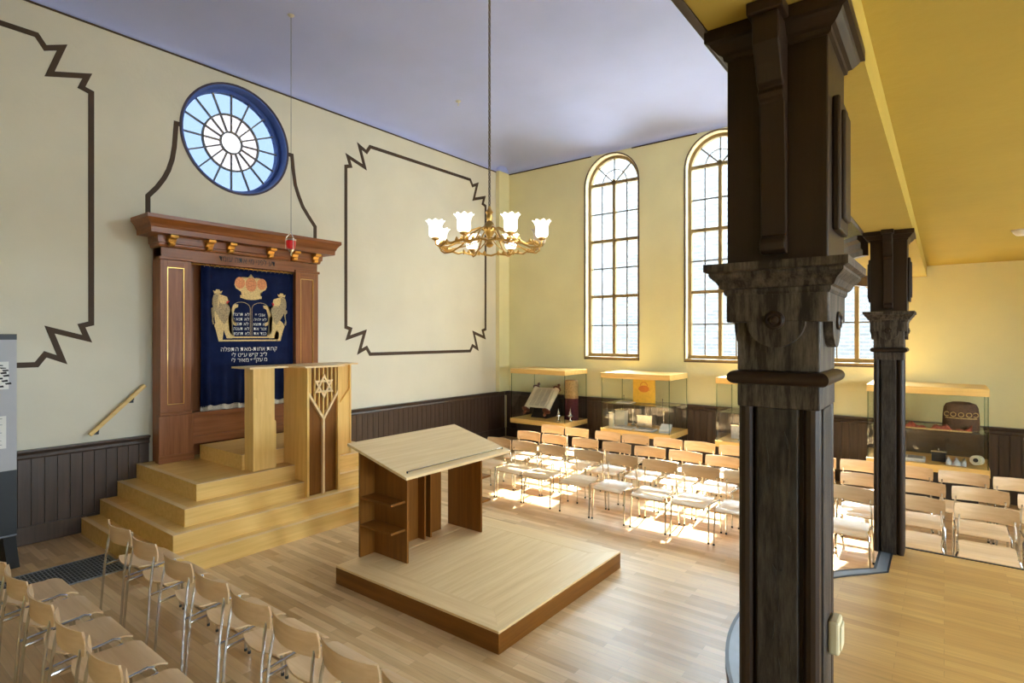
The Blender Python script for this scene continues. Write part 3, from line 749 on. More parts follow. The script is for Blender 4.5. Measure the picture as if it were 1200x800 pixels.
top = MB().prism([(3.46, 6.60), (3.96, 6.60), (4.0, 6.28), (4.58, 6.28), (4.62, 6.60), (5.03, 6.60), (5.03, 7.05), (3.46, 7.05)], 'z', zt0, zt0 + .022).build('top', 'bim_x', lec)

# ---------------------------------------------------------------- bimah platform + reading desk
BX0, BX1, BY0, BY1, BZ = 3.311, 5.319, 2.66, 4.684, .175
bm_ = thing('bimah_platform', ((BX0 + BX1) / 2, (BY0 + BY1) / 2, 0), 'low square oak platform in the middle of the hall', 'platform')
e = .02
box('side_board', 'brn_y', bm_, BX0, BY0, .001, BX0 + e, BY1, BZ - .02); box('side_board', 'brn_y', bm_, BX1 - e, BY0, .001, BX1, BY1, BZ - .02)
box('side_board', 'brn_x', bm_, BX0 + e, BY0, .001, BX1 - e, BY0 + e, BZ - .02); box('side_board', 'brn_x', bm_, BX0 + e, BY1 - e, .001, BX1 - e, BY1, BZ - .02)
fb = .24
A = [(BX0, BY0), (BX1, BY0), (BX1, BY1), (BX0, BY1)]; B = [(BX0 + fb, BY0 + fb), (BX1 - fb, BY0 + fb), (BX1 - fb, BY1 - fb), (BX0 + fb, BY1 - fb)]
for k in range(4):
    j = (k + 1) % 4; MB().prism([A[k], A[j], B[j], B[k]], 'z', BZ - .02, BZ).build('border_board', 'bim_' + ('x' if k % 2 == 0 else 'y'), bm_, .002)
nb = 11
for k in range(nb):
    y0 = BY0 + fb + (BY1 - BY0 - 2 * fb) * k / nb; y1 = BY0 + fb + (BY1 - BY0 - 2 * fb) * (k + 1) / nb
    box('deck_board', 'bim_x', bm_, BX0 + fb + .001, y0 + .0006, BZ - .02, BX1 - fb - .001, y1 - .0006, BZ - .0015)

dk = thing('reading_desk', (4.32, 4.4, BZ), 'sloped top reading desk with side shelves on the low platform', 'desk')
dz = BZ + .001
def ztop(y): return 1.070 + (y - 3.92) * (1.285 - 1.070) / .88
def slab(name, mat, x0, x1, y0, y1, zb, parent):      # vertical board under the sloped top
    return MB().prism([(y0, zb), (y1, zb), (y1, ztop(y1) - .004), (y0, ztop(y0) - .004)], 'x', x0, x1).build(name, mat, parent)
for (xb, xs_, sg) in ((3.755, 3.575, 1), (4.885, 5.065, -1)):
    slab('upright', 'brn_z', min(xb, xb + sg * .022), max(xb, xb + sg * .022), 4.165, 4.68, dz, dk)
    xa, xb2 = min(xs_, xb), max(xs_, xb)
    MB().box(xa, 4.655, dz, xb2, 4.68, ztop(4.655) - .006).build('end_board', 'brn_z', dk)
    for z in (.49, .765):
        box('shelf', 'brn_y', dk, xa, 4.19, z, xb2, 4.655, z + .022)
box('back_board', 'brn_z', dk, 3.98, 4.60, dz, 4.665, 4.622, ztop(4.6) - .006)
for x in (4.32, 4.41):
    slab('fin', 'brn_z', x - .011, x + .011, 4.50, 4.60, dz, dk)
tp = MB().prism([(3.92, ztop(3.92)), (4.80, ztop(4.80)), (4.80, ztop(4.80) + .028), (3.92, ztop(3.92) + .028)], 'x', 3.525, 5.10).build('top', 'bim_x', dk, .003)
MB().tube([(3.60, 3.99, ztop(3.99) + .04), (5.03, 3.99, ztop(3.99) + .04)], .006, 8).build('book_rest', 'chrome', tp)
for x in (3.60, 5.03): MB().tube([(x, 3.99, ztop(3.99) + .02), (x, 3.99, ztop(3.99) + .045)], .008, 6).build('pin', 'dark', tp)

# ---------------------------------------------------------------- chairs
def make_chair(label):
    t = thing('chair', (0, 0, 0), label, 'chair')
    # seat (faces +x, back at x=0)
    nxs, nys = 10, 6; top_, bot_ = [], []
    for i in range(nxs + 1):
        u = i / nxs
        for j in range(nys + 1):
            v = j / nys * 2 - 1
            ru = .5 - .5 * math.cos(min(1, u * 5) * PI / 2) if u < .2 else 1
            hwid = .205 - (.035 * (1 - u / .15) ** 2 if u < .15 else 0) 
            x = .035 + .41 * u - (.0 if u > .12 else .03 * v * v * (1 - u / .12) * -1)
            z = .452 - .018 * math.sin(u * PI * .85) - (.030 * ((u - .8) / .2) ** 2 if u > .8 else 0) + .012 * v * v * (1 - u)
            top_.append((x, v * hwid, z)); bot_.append((x, v * hwid, z - .011))
    mb = MB(); n = nys + 1; tot = len(top_)
    fs = [(i * n + j, (i + 1) * n + j, (i + 1) * n + j + 1, i * n + j + 1) for i in range(nxs) for j in range(nys)]
    fs2 = [tuple(tot + q for q in reversed(f)) for f in fs]
    bd = [j for j in range(n)] + [i * n + nys for i in range(1, nxs + 1)] + [nxs * n + j for j in range(nys - 1, -1, -1)] + [i * n for i in range(nxs - 1, 0, -1)]
    fs3 = [(bd[k], bd[(k + 1) % len(bd)], tot + bd[(k + 1) % len(bd)], tot + bd[k]) for k in range(len(bd))]
    mb.add(top_ + bot_, fs + fs2 + fs3); sbuild(mb).build('seat', 'ply', t)
    # backrest
    f_, b_ = [], []; ny, nz_ = 10, 4
    for k in range(nz_ + 1):
        wv = k / nz_; z = .650 + .140 * wv
        for j in range(ny + 1):
            v = j / ny * 2 - 1; hw_ = .236 - .004 * abs(2 * wv - 1) ** 4
            x = -.035 + .052 * v * v - .012 * wv + .006 * math.sin(wv * PI)
            f_.append((x + .010, v * hw_, z + .003 * wv * (1 - v * v))); b_.append((x, v * hw_, z + .003 * wv * (1 - v * v)))
    n = ny + 1; tot = len(f_)
    fs = [(k * n + j, k * n + j + 1, (k + 1) * n + j + 1, (k + 1) * n + j) for k in range(nz_) for j in range(ny)]
    bd = [j for j in range(n)] + [i * n + ny for i in range(1, nz_ + 1)] + [nz_ * n + j for j in range(ny - 1, -1, -1)] + [i * n for i in range(nz_ - 1, 0, -1)]
    mb = MB(); mb.add(f_ + b_, fs + [tuple(tot + q for q in reversed(f)) for f in fs] + [(bd[k], bd[(k + 1) % len(bd)], tot + bd[(k + 1) % len(bd)], tot + bd[k]) for k in range(len(bd))])
    sbuild(mb).build('backrest', 'ply', t)
    r = .0095
    for s in (-1, 1):
        l = sbuild(MB().tube([(-.055, s * .229, .006), (-.026, s * .216, .42), (-.004, s * .208, .60), (.014, s * .200, .690)], r, 8)).build('leg', 'chrome', t)
        MB().lathe([(.012, 0), (.012, .02)], (-.055, s * .229, 0), 8).build('foot_cap', 'rubber', l)
        l = sbuild(MB().tube([(.405, s * .229, .006), (.375, s * .222, .40), (.365, s * .212, .425), (.335, s * .205, .432), (-.028, s * .218, .405)], r, 8)).build('leg', 'chrome', t)
        MB().lathe([(.012, 0), (.012, .02)], (.405, s * .229, 0), 8).build('foot_cap', 'rubber', l)
    for x, z in ((.30, .420), (.10, .413)):
        sbuild(MB().tube([(x, -.205, z), (x, .205, z)], .008, 6)).build('cross_rail', 'chrome', t)
    return t
def copy_tree(o, parent=None):
    c_ = o.copy(); C.objects.link(c_); c_.parent = parent
    for ch in o.children: copy_tree(ch, c_)
    return c_
ORD = ['first', 'second', 'third', 'fourth', 'fifth', 'sixth', 'seventh', 'eighth', 'ninth', 'tenth', 'eleventh', 'twelfth', 'thirteenth', 'fourteenth']
proto = None
def put_chair(x, y, rz, label, group):
    global proto
    if proto is None: proto = make_chair(label); o_ = proto
    else: o_ = copy_tree(proto)
    o_.location = (x, y, 0.0); o_.rotation_euler = (0, 0, rz); o_['label'] = label; o_['group'] = group
def rnd(a): return (random.random() * 2 - 1) * a
A1 = [5.60, 5.07, 4.46, 3.945, 3.43, 2.93, 2.43, 1.93]
A2 = [5.53, 5.01, 4.48, 3.955, 3.435, 2.92]
for i, y in enumerate(A1): put_chair(1.78, y, rnd(.01), 'pale plywood chair seen from behind, %s from the ark steps in the front row' % ORD[i], 'chairs in the near left rows')
for i, y in enumerate(A2): put_chair(.985 + .008 * i, y, rnd(.01), 'pale plywood chair seen from behind, %s from the info panel in the rear row' % ORD[i], 'chairs in the near left rows')
B1 = [5.555, 5.06, 4.565, 3.945, 3.445, 2.905, 2.385, 1.865, 1.34, .815, .225, -.315, -.85]
B2 = [5.535, 5.01, 4.445, 3.905, 3.375, 2.855, 2.335, 1.80, 1.27, .74, .22, -.30, -.83]
B3 = [5.57, 5.07, 4.465, 3.97, 3.43, 2.935, 2.41, 1.88, 1.36, .845, .34, -.18, -.68]
for row, X, L, nm in ((1, 6.95, B1, 'front'), (2, 7.70, B2, 'middle'), (3, 8.50, B3, 'rear')):
    for i, y in enumerate(L):
        put_chair(X + rnd(.015), y, PI + rnd(.012), 'plywood chair facing the platform, %s from left in %s row' % (ORD[i], nm), 'chairs in rows before the display cases')

# ---------------------------------------------------------------- display cases
CXF, CXB, GZ0, GZ1 = 9.65, 10.52, .64, 1.60
def display_case(yl, yr, label):
    t = thing('display_case', ((CXF + CXB) / 2, (yl + yr) / 2, 0), label, 'display case', 'glass display cases by the windows')
    box('plinth', 'plinth', t, CXF + .12, yr + .10, .001, CXB - .04, yl - .10, .54)
    box('base', 'oak_y', t, CXF - .015, yr - .015, .54, CXB + .01, yl + .015, GZ0, .004)
    box('lid', 'oak_y', t, CXF - .01, yr - .01, GZ1, CXB + .01, yl + .01, GZ1 + .10, .004)
    g = .008
    for (a, b, c_, d) in ((CXF, yr, CXF + g, yl), (CXB - g, yr, CXB, yl), (CXF + g, yr, CXB - g, yr + g), (CXF + g, yl - g, CXB - g, yl)):
        box('glass_pane', 'case', t, a, b, GZ0, c_, d, GZ1)
    for (x, y) in ((CXF, yr), (CXF, yl - .012), (CXB - .012, yr), (CXB - .012, yl - .012)):
        box('glass_edge', 'caseedge', t, x - .001, y - .001, GZ0, x + .013, y + .013, GZ1)
    return t
def shelf(t, yl, yr, z): 
    box('glass_shelf', 'case', t, CXF + .05, yr + .03, z, CXB - .05, yl - .03, z + .010)
    box('shelf_edge', 'caseedge', t, CXF + .042, yr + .03, z, CXF + .05, yl - .03, z + .010)
DC = [(7.41, 6.05), (5.22, 3.87), (3.05, 1.71), (.885, -.465)]
lb = ['glass display case in the far corner holding an open scroll', 'glass display case with a gold square panel inside', 'glass display case half hidden behind the near column', 'glass display case holding a dark crowned velvet mantle']
cases = [display_case(a, b, l) for (a, b), l in zip(DC, lb)]
shelf(cases[1], *DC[1], 1.11); shelf(cases[2], *DC[2], 1.11); shelf(cases[3], *DC[3], 1.09)

def onX(px, py, X):
    d = ray(px, py); t = X / d[0]; return (X, d[1] * t, CAMH + d[2] * t)
# -- open scroll, lying on a sloped rest
sc = thing('open_scroll', (10.0, 6.85, GZ0), 'open parchment scroll on two wooden rollers in the corner case', 'scroll')
Rm = Matrix(((.721, 0, .693, 10.10), (0, 1, 0, 6.925), (-.693, 0, .721, 1.035), (0, 0, 0, 1)))   # roller axis leans back at 46 degrees
def scx(mb): return mb.xform(Rm)
Lr = .58
for s in (-1, 1):
    y = s * .265
    r = scx(sbuild(MB().tube([(0, y, -Lr / 2), (0, y, Lr / 2)], .062, 14))).build('parchment_roll', 'parch', sc)
    for e_ in (-1, 1):
        scx(sbuild(
            MB().loft([[(rr * math.cos(2 * PI * j / 14), y + rr * math.sin(2 * PI * j / 14), e_ * (Lr / 2 + zz)) for j in range(14)] for rr, zz in [(.085, 0), (.095, .01), (.085, .03), (.03, .04), (.024, .09), (.034, .11), (.03, .13), (.012, .15)]]))).build('roller_handle', 'darkwood', sc)
mb = MB(); mb.prism([(-.045, -.225), (-.060, -.215), (-.052, 0), (-.060, .215), (-.045, .225), (-.042, 0)], 'z', -Lr / 2 + .02, Lr / 2 - .02); sh = scx(mb).build('parchment_sheet', 'parch', sc)
for cidx in range(3):
    for k in range(18):
        y0 = -.195 + cidx * .135; z = Lr / 2 - .07 - k * .026
        scx(MB().box(-.0625, y0, z, -.060, y0 + .12 - .02 * random.random(), z + .010)).build('text_line', 'print', sh)
MB().prism([(9.98, GZ0 + .002), (10.42, GZ0 + .002), (10.42, 1.13)], 'y', 6.72, 7.13).build('rest', 'plinth', sc)
def finial(x, y, h, label):
    t = thing('silver_finial', (x, y, GZ0), label, 'finial', 'silver finials')
    k = h / .26
    sbuild(MB().lathe([(.040 * k, .002), (.042 * k, .01), (.018 * k, .03), (.015 * k, .07), (.03 * k, .085), (.045 * k, .11), (.03 * k, .135), (.016 * k, .145), (.03 * k, .165), (.02 * k, .19), (.010 * k, .205), (.012 * k, .225), (.002, h)], (x, y, GZ0), 14)).build('stem', 'silver', t)
    for i in range(6):
        a = 2 * PI * i / 6; sbuild(MB().lathe([(.001, -.012), (.009, -.004), (.006, .008), (.001, .012)], (x + .05 * k * math.cos(a), y + .05 * k * math.sin(a), GZ0 + .10 * k), 6)).build('bell', 'silver', t)
p = onX(654.5, 490, 9.80); finial(9.80, p[1], .27, 'small silver finial between open scroll and velvet mantle')
finial(9.98, 6.125, .28, 'small silver finial in front of the maroon mantle')
p = (0, 6.245); mt = thing('torah_mantle', (10.22, p[1], GZ0), 'cylindrical maroon and gold scroll mantle in the corner case', 'mantle')
sbuild(MB().loft([[(10.22 + .13 * k * math.cos(2 * PI * j / 20), p[1] + .155 * k * math.sin(2 * PI * j / 20), GZ0 + z) for j in range(20)] for k, z in ((1.05, .002), (1.0, .1), (.98, .48))])).build('lower_cloth', 'maroon', mt)
sbuild(MB().loft([[(10.22 + .133 * k * math.cos(2 * PI * j / 20), p[1] + .158 * k * math.sin(2 * PI * j / 20), GZ0 + z) for j in range(20)] for k, z in ((.985, .45), (.99, .70), (.97, .80), (.80, .83))])).build('upper_cloth', 'goldcloth', mt)
# -- case 2
p0, p1 = onX(742, 446, 10.1), onX(768, 476, 10.1)
gp = thing('gold_panel', (10.1, (p0[1] + p1[1]) / 2, 1.12), 'square gold panel with orange emblem on the glass shelf', 'panel')
box('sheet', 'goldpanel', gp, 10.09, p1[1], 1.122, 10.105, p0[1], 1.585, .002)
cyy, czz = (p0[1] + p1[1]) / 2, 1.40
mb = MB().prism([(cyy + .11 * math.cos(2 * PI * i / 20) * (1 + .15 * math.sin(3 * i)), czz - .01 + .065 * math.sin(2 * PI * i / 20)) for i in range(20)], 'x', 10.086, 10.09); mb.build('emblem', 'orangeprint', gp)
mb = MB(); mb.tube([(10.087, cyy + .07 * math.cos(PI * i / 8), czz + .05 + .07 * math.sin(PI * i / 8)) for i in range(9)], .007, 5); mb.build('emblem_handle', 'orangeprint', gp)
def small_box(name, label, cat, x, y, z, dx, dy, dz, mat, rz=0, ry=0, group=None, extra=None):
    o_ = thing(name, (x, y, z), label, cat, group); o_.rotation_euler = (0, ry, rz)
    link('body', MB().box(-dx / 2, -dy / 2, .001, dx / 2, dy / 2, dz).mesh('body'), mat, o_, .003)
    if extra: extra(o_, dx, dy, dz)
    return o_
def pages(o_, dx, dy, dz):
    link('page_block', MB().box(-dx / 2 + .005, -dy / 2 + .005, dz, dx / 2 - .005, dy / 2 - .005, dz + .012).mesh('page_block'), 'paper', o_)
    link('print_block', MB().box(-dx / 2 + .03, -dy / 2 + .03, dz + .012, dx / 2 - .03, -.01, dz + .0135).mesh('print_block'), 'inkgrey', o_)
    link('print_block', MB().box(-dx / 2 + .03, .01, dz + .012, dx / 2 - .03, dy / 2 - .03, dz + .0135).mesh('print_block'), 'inkgrey', o_)
def rim_(o_, dx, dy, dz):
    link('lid', MB().box(-dx / 2 - .008, -dy / 2 - .008, dz, dx / 2 + .008, dy / 2 + .008, dz + .02).mesh('lid'), 'silver', o_)
    link('knob', MB().lathe([(.006, 0), (.014, .01), (.010, .022), (.002, .028)], (0, 0, dz + .02), 10).mesh('knob'), 'silver', o_)
def candlestick(x, y, z, h, mat, label, cat='candlestick', group=None):
    t = thing('candlestick', (x, y, z), label, cat, group)
    k = h
    sbuild(MB().lathe([(.16 * k, .003), (.16 * k, .02 * k), (.07 * k, .06 * k), (.035 * k, .15 * k), (.06 * k, .25 * k), (.03 * k, .36 * k), (.05 * k, .5 * k), (.028 * k, .7 * k), (.07 * k, .86 * k), (.06 * k, .95 * k)], (x, y, z), 14)).build('stem', mat, t)
    sbuild(MB().lathe([(.09 * k, 0), (.10 * k, .02 * k), (.04 * k, .05 * k)], (x, y, z + .93 * k), 12)).build('drip_pan', mat, t)
B0 = GZ0 + .001; S2 = 1.121
small_box('open_book', 'open book lying left of centre under the gold panel', 'book', 9.86, 4.84, B0, .26, .38, .02, 'linen', extra=pages)
small_box('open_book', 'open book lying right of centre under the gold panel', 'book', 9.86, 4.40, B0, .26, .36, .02, 'bookblue', extra=pages)
small_box('book', 'pale blue book propped up at the corner of the gold panel case', 'book', 9.90, 4.04, B0 + .045, .26, .20, .03, 'bookblue', ry=-.35, rz=.2, extra=lambda o_, a, b, c_: link('page_block', MB().box(-a / 2 + .004, -b / 2 + .004, c_, a / 2 - .004, b / 2 - .004, c_ + .02).mesh('page_block'), 'paper', o_))
small_box('silver_box', 'embossed silver box at the back of the gold panel case', 'box', 10.2, 4.55, B0, .18, .30, .22, 'silver', extra=rim_)
small_box('ivory_box', 'cream coloured box on the left of the gold panel case', 'box', 10.15, 5.05, B0, .16, .20, .30, 'parch', extra=rim_)
small_box('spice_tower', 'pale tower shaped box at the front left of the gold panel case', 'box', 9.80, 5.08, B0, .08, .08, .28, 'parch', extra=rim_)
candlestick(10.25, 4.85, B0, .34, 'silver', 'silver candlestick left of the embossed box in the gold panel case')
candlestick(10.25, 4.22, B0, .34, 'silver', 'silver candlestick right of the embossed box in the gold panel case')
candlestick(10.15, 5.0, S2, .12, 'dark', 'tiny dark cup on the glass shelf left of the gold panel', 'cup')
candlestick(9.95, 4.12, S2, .12, 'dark', 'tiny dark cup on the glass shelf right of the gold panel', 'cup')
small_box('photo_frame', 'flat print lying on the shelf left of the gold panel', 'print', 9.92, 4.85, S2, .25, .30, .012, 'paper', extra=lambda o_, a, b, c_: link('print_block', MB().box(-a / 2 + .03, -b / 2 + .03, c_, a / 2 - .03, b / 2 - .03, c_ + .001).mesh('print_block'), 'inkgrey', o_))
# -- case 3
candlestick(9.85, 2.72, B0, .30, 'silver', 'silver candlestick in the case behind the near column')
candlestick(10.1, 2.35, B0, .32, 'silver', 'rear candlestick in the case behind the near column')
small_box('silver_box', 'low silver box in the case behind the near column', 'box', 10.1, 2.80, B0, .2, .22, .22, 'linen', extra=rim_)
candlestick(10.05, 2.75, S2, .14, 'silver', 'small cup on the shelf behind the near column', 'cup')
# -- case 4
S4 = 1.101
p = onX(1126, 508, 10.0); ym = p[1]
mt = thing('torah_mantle', (10.0, ym, S4), 'domed dark bronze velvet mantle with embroidered crown', 'mantle')
ring = []
for k, z in ((1.0, .002), (1.0, .08), (.98, .22), (.93, .31), (.80, .36), (.45, .385), (.1, .39)):
    ring.append([(10.0 + .13 * k * math.cos(2 * PI * j / 24), ym + .205 * k * math.sin(2 * PI * j / 24), S4 + z) for j in range(24)])
sbuild(MB().loft(ring)).build('cloth', 'bronzecloth', mt)
for i in range(5):
    a = PI + (i - 2) * .42; yy = ym + .209 * math.sin(a); xx = 10.0 + .134 * math.cos(a)
    mb = MB(); mb.tube([(xx, yy + .03 * math.cos(2 * PI * j / 8), S4 + .22 + .03 * math.sin(2 * PI * j / 8)) for j in range(8)], .006, 5, closed=True); mb.build('crown_loop', 'embg', mt)
mb = MB(); mb.tube([(10.0 + .136 * math.cos(PI + t_ * .42), ym + .212 * math.sin(PI + t_ * .42), S4 + .17) for t_ in (-2.2, -1.5, -.7, 0, .7, 1.5, 2.2)], .008, 5); mb.build('crown_band', 'embg', mt)
rc = thing('folded_cloth', (9.85, .25, S4), 'red brocade cloth spread on the shelf beside the crowned mantle', 'cloth')
mb = MB(); vs = []; n = 40
for i in range(n + 1):
    y = .80 - 1.10 * i / n
    hh = .05 + .03 * math.sin(i * .5) + .02 * math.sin(i * 1.3)
    vs.append([(9.72, y, S4 + .001), (9.74, y, S4 + hh * .8), (9.80, y, S4 + hh), (9.86, y, S4 + hh * .7), (9.87, y, S4 + .001)])
sbuild(mb.loft(vs)).build('cloth', 'redcloth', rc)
box('fringe', 'embg', rc, 9.715, -.30, S4 + .002, 9.722, .80, S4 + .02)
small_box('open_book', 'open white book tilted in the bottom of the crowned mantle case', 'book', 9.86, .42, B0, .28, .42, .03, 'linen', extra=pages)
small_box('dark_case', 'small dark box on the bottom of the crowned mantle case', 'box', 9.98, .06, B0, .14, .16, .13, 'dark', extra=rim_)
ll = thing('folded_linen', (9.9, -.1, B0), 'crumpled pale linen in the bottom of the crowned mantle case', 'cloth')
mb = MB(); vs = []
for i in range(15):
    y = -.02 - .22 * i / 14; hh = .06 + .03 * math.sin(i * 1.1)
    vs.append([(9.74, y, B0), (9.78, y, B0 + hh * .8), (9.88, y, B0 + hh), (9.98, y, B0 + hh * .6), (10.02, y, B0)])
sbuild(mb.loft(vs)).build('cloth', 'linen', ll)
rl = thing('rolled_cloth', (9.85, -.36, B0), 'rolled beige cloth at the right end of the crowned mantle case', 'cloth')
mb = MB(); mb.tube([(9.74, -.335, B0 + .10), (9.95, -.375, B0 + .07)], .065, 14); sbuild(mb).build('roll', 'parch', rl)
mb = MB(); mb.tube([(9.730, -.333, B0 + .1014), (9.742, -.3354, B0 + .1)], .028, 12); mb.build('roll_end', 'dark', rl)

# ---------------------------------------------------------------- columns
def column(Xf, label):
    y0, y1, Xb = .277, .493, Xf + .26
    yc, xc = (y0 + y1) / 2, (Xf + Xb) / 2; hy, hx = (y1 - y0) / 2, (Xb - Xf) / 2
    t = thing('column', (xc, yc, ZR), label, 'column', 'dark wooden gallery columns')
    def blk(name, m, ex, z0, z1, bev=.004, par=t): return box(name, m, par, Xf - ex, y0 - ex, z0, Xb + ex, y1 + ex, z1, bev)
    # shaft: core with recessed grooves, rounded corners and worn middle boards
    blk('shaft_core', 'col', -.022, ZR + .001, 2.19)
    for sx in (-1, 1):
        for sy in (-1, 1):
            MB().prism([(xc + sx * (hx - .020) + .023 * math.cos(2 * PI * i / 12), yc + sy * (hy - .020) + .023 * math.sin(2 * PI * i / 12)) for i in range(12)], 'z', ZR + .001, 2.19).build('corner_bead', 'col', t)
    w2 = .055
    for s in (-1, 1):
        xx = (Xf - .003, Xf + .03) if s < 0 else (Xb - .03, Xb + .003)
        box('face_board', 'colboard', t, xx[0], yc - w2, ZR + .001, xx[1], yc + w2, 2.19, .003)
        yy = (y0 - .003, y0 + .03) if s < 0 else (y1 - .03, y1 + .003)
        box('face_board', 'colboard', t, xc - w2 - .01, yy[0], ZR + .001, xc + w2 + .01, yy[1], 2.19, .003)
    blk('neck_block', 'colworn', .003, 2.19, 2.262)
    # torus ring
    rings = []
    for i in range(13):
        a = -PI / 2 + PI * i / 12; e_ = .006 + .022 * math.cos(a); z = 2.277 + .020 * math.sin(a)
        rings.append([(Xf - e_, y0 - e_, z), (Xb + e_, y0 - e_, z), (Xb + e_, y1 + e_, z), (Xf - e_, y1 + e_, z)])
    MB().loft(rings).build('ring_moulding', 'col', t)
    blk('upper_block', 'colworn', .003, 2.297, 2.445)
    blk('header_block', 'colworn', .028, 2.44, 2.525)
    for (nm, ax) in (('front', 'x'), ('side', 'y')):
        for s in (-1, 1):
            c0 = yc if ax == 'x' else xc; rr_ = .078
            pl = [(c0 + rr_ * math.cos(PI + PI * i / 16), 2.445 + rr_ * math.sin(PI + PI * i / 16)) for i in range(17)]
            f0 = (Xf if s < 0 else Xb) if ax == 'x' else (y0 if s < 0 else y1)
            a, b = f0 + s * .002, f0 + s * .027
            d_ = MB().prism(pl, ax, min(a, b), max(a, b)).build('half_disc', 'colworn', t)
            f1 = f0 + s * .028
            R4 = Matrix.Rotation(s * PI / 2, 4, 'Y') if ax == 'x' else Matrix.Rotation(-s * PI / 2, 4, 'X')
            pos = (f1, c0, 2.445) if ax == 'x' else (c0, f1, 2.445)
            sbuild(MB().lathe([(.027, 0), (.027, .006), (.020, .010), (.017, .006), (.012, .006), (.010, .012), (.002, .015)], (0, 0, 0), 18).xform(Matrix.Translation(pos) @ R4)).build('rosette', 'col', d_)
    # lower capital
    rings = []
    for e_, z in ((.030, 2.52), (.034, 2.528), (.034, 2.537), (.042, 2.541), (.050, 2.557), (.064, 2.572), (.068, 2.578), (.068, 2.585), (.080, 2.59), (.080, 2.612)):
        rings.append([(Xf - e_, y0 - e_, z), (Xb + e_, y0 - e_, z), (Xb + e_, y1 + e_, z), (Xf - e_, y1 + e_, z)])
    MB().loft(rings).build('capital', 'colworn', t)
    # upper pier
    blk('upper_pier', 'col', .026, 2.612, 3.225)
    for s in (-1, 1):
        yy = (y0 - .046, y0 - .026) if s < 0 else (y1 + .026, y1 + .046)
        pn = box('side_panel', 'col', t, xc - .085, min(yy), 2.70, xc + .085, max(yy), 3.08, .006)
        e2 = -.010 if s < 0 else .010
        box('panel_field', 'col', pn, xc - .055, min(yy) + min(0, e2), 2.735, xc + .055, max(yy) + max(0, e2), 3.045, .006)
    # console bracket on front and back
    for s in (-1, 1):
        f0 = (Xf - .026) if s < 0 else (Xb + .026)
        prof_ = [(.0, 2.632), (.024, 2.634), (.036, 2.645), (.038, 2.665), (.028, 2.680), (.018, 2.684), (.018, 2.70), (.022, 2.80), (.030, 2.95), (.040, 3.06), (.052, 3.068), (.060, 3.08), (.052, 3.095), (.066, 3.105), (.085, 3.15), (.112, 3.20), (.118, 3.275), (.0, 3.275)]
        MB().prism([(f0 + s * a, z) for a, z in prof_], 'y', yc - .034, yc + .034).build('console', 'col', t, .004)
        box('console_cap', 'col', t, min(f0, f0 + s * .130), yc - .046, 3.275, max(f0, f0 + s * .130), yc + .046, ZSOF - .001, .004)
    rings = []
    for e_, z in ((.026, 3.222), (.034, 3.226), (.036, 3.238), (.046, 3.243), (.062, 3.262), (.066, 3.27), (.078, 3.274), (.078, ZSOF - .001)):
        rings.append([(Xf - e_, y0 - e_, z), (Xb + e_, y0 - e_, z), (Xb + e_, y1 + e_, z), (Xf - e_, y1 + e_, z)])
    MB().loft(rings).build('cornice', 'col', t)
    return t
near_col = column(1.77, 'large dark worn wooden column in the foreground')
column(5.91, 'dark wooden column farther back beside the right hand chairs')
for (py_, z_, w_, h_, sl) in ((.392, 1.72, .010, .030, .3), (.372, 1.725, .004, .016, -.5), (.383, 1.62, .004, .035, .15), (.394, 1.545, .006, .055, -.1), (.378, 1.44, .006, .060, .1), (.350, 1.50, .003, .06, .05), (.352, 1.82, .008, .018, .4), (.36, 2.10, .008, .05, .2), (.41, 2.05, .004, .08, .1)):
    MB().prism([(py_ - w_ / 2, z_), (py_ + sl * h_ * .5, z_ + h_ / 2), (py_ + w_ / 2, z_), (py_ - sl * h_ * .5, z_ - h_ / 2)], 'x', 1.7655, 1.768).build('crack', 'black', near_col)
# cable box on the near column
so_ = thing('socket_box', (1.93, .262, 1.50), 'small beige plastic socket box on the side of the near column', 'socket')
box('body', 'beige', so_, 1.89, .243, 1.46, 1.965, .273, 1.56, .008); box('cover', 'beige', so_, 1.90, .238, 1.475, 1.955, .2435, 1.545, .003)

# ---------------------------------------------------------------- chandelier
HX, HY = 4.43, 3.68
ch = thing('chandelier', (HX, HY, 3.25), 'brass eight arm chandelier with lit tulip glass shades', 'chandelier')
sbuild(MB().lathe([(.005, 3.30), (.03, 3.31), (.045, 3.33), (.03, 3.36), (.022, 3.40), (.05, 3.45), (.062, 3.50), (.05, 3.54), (.025, 3.57), (.035, 3.60), (.028, 3.64), (.04, 3.66), (.02, 3.69), (.012, 3.72)], (HX, HY, 0), 18)).build('hub', 'brass', ch)
z = 3.72; k = 0
ml = []
for horiz in (0, 1):
    mb = MB(); mb.tube([((.012 * math.cos(2 * PI * j / 10)) if horiz == 0 else 0, 0 if horiz == 0 else (.012 * math.cos(2 * PI * j / 10)), .022 * math.sin(2 * PI * j / 10)) for j in range(10)], .0042, 5, closed=True); me = sbuild(mb).mesh('chain_link'); ml.append(me)
chn = MB().tube([(HX, HY, 3.70), (HX, HY, zc(HX, HY))], .0025, 5).build('cable', 'chain', ch)
while z < zc(HX, HY) - .02:
    o_ = link('chain_link', ml[k % 2], 'chain', chn); L = origin_of(chn); o_.location = (HX - L[0], HY - L[1], z - L[2]); z += .036; k += 1
sbuild(MB().lathe([(.001, -.09), (.02, -.08), (.05, -.03), (.065, -.005), (.065, 0)], (HX, HY, zc(HX, HY)), 16)).build('ceiling_cup', 'brass', ch)
RH = .50
mb = MB(); mb.tube([(HX + RH * math.cos(2 * PI * j / 48), HY + RH * math.sin(2 * PI * j / 48), 3.30 + .012 * math.sin(16 * PI * j / 48 * 2)) for j in range(48)], .011, 6, closed=True); sbuild(mb).build('hoop', 'brass', ch)
a0 = YAW + PI / 8
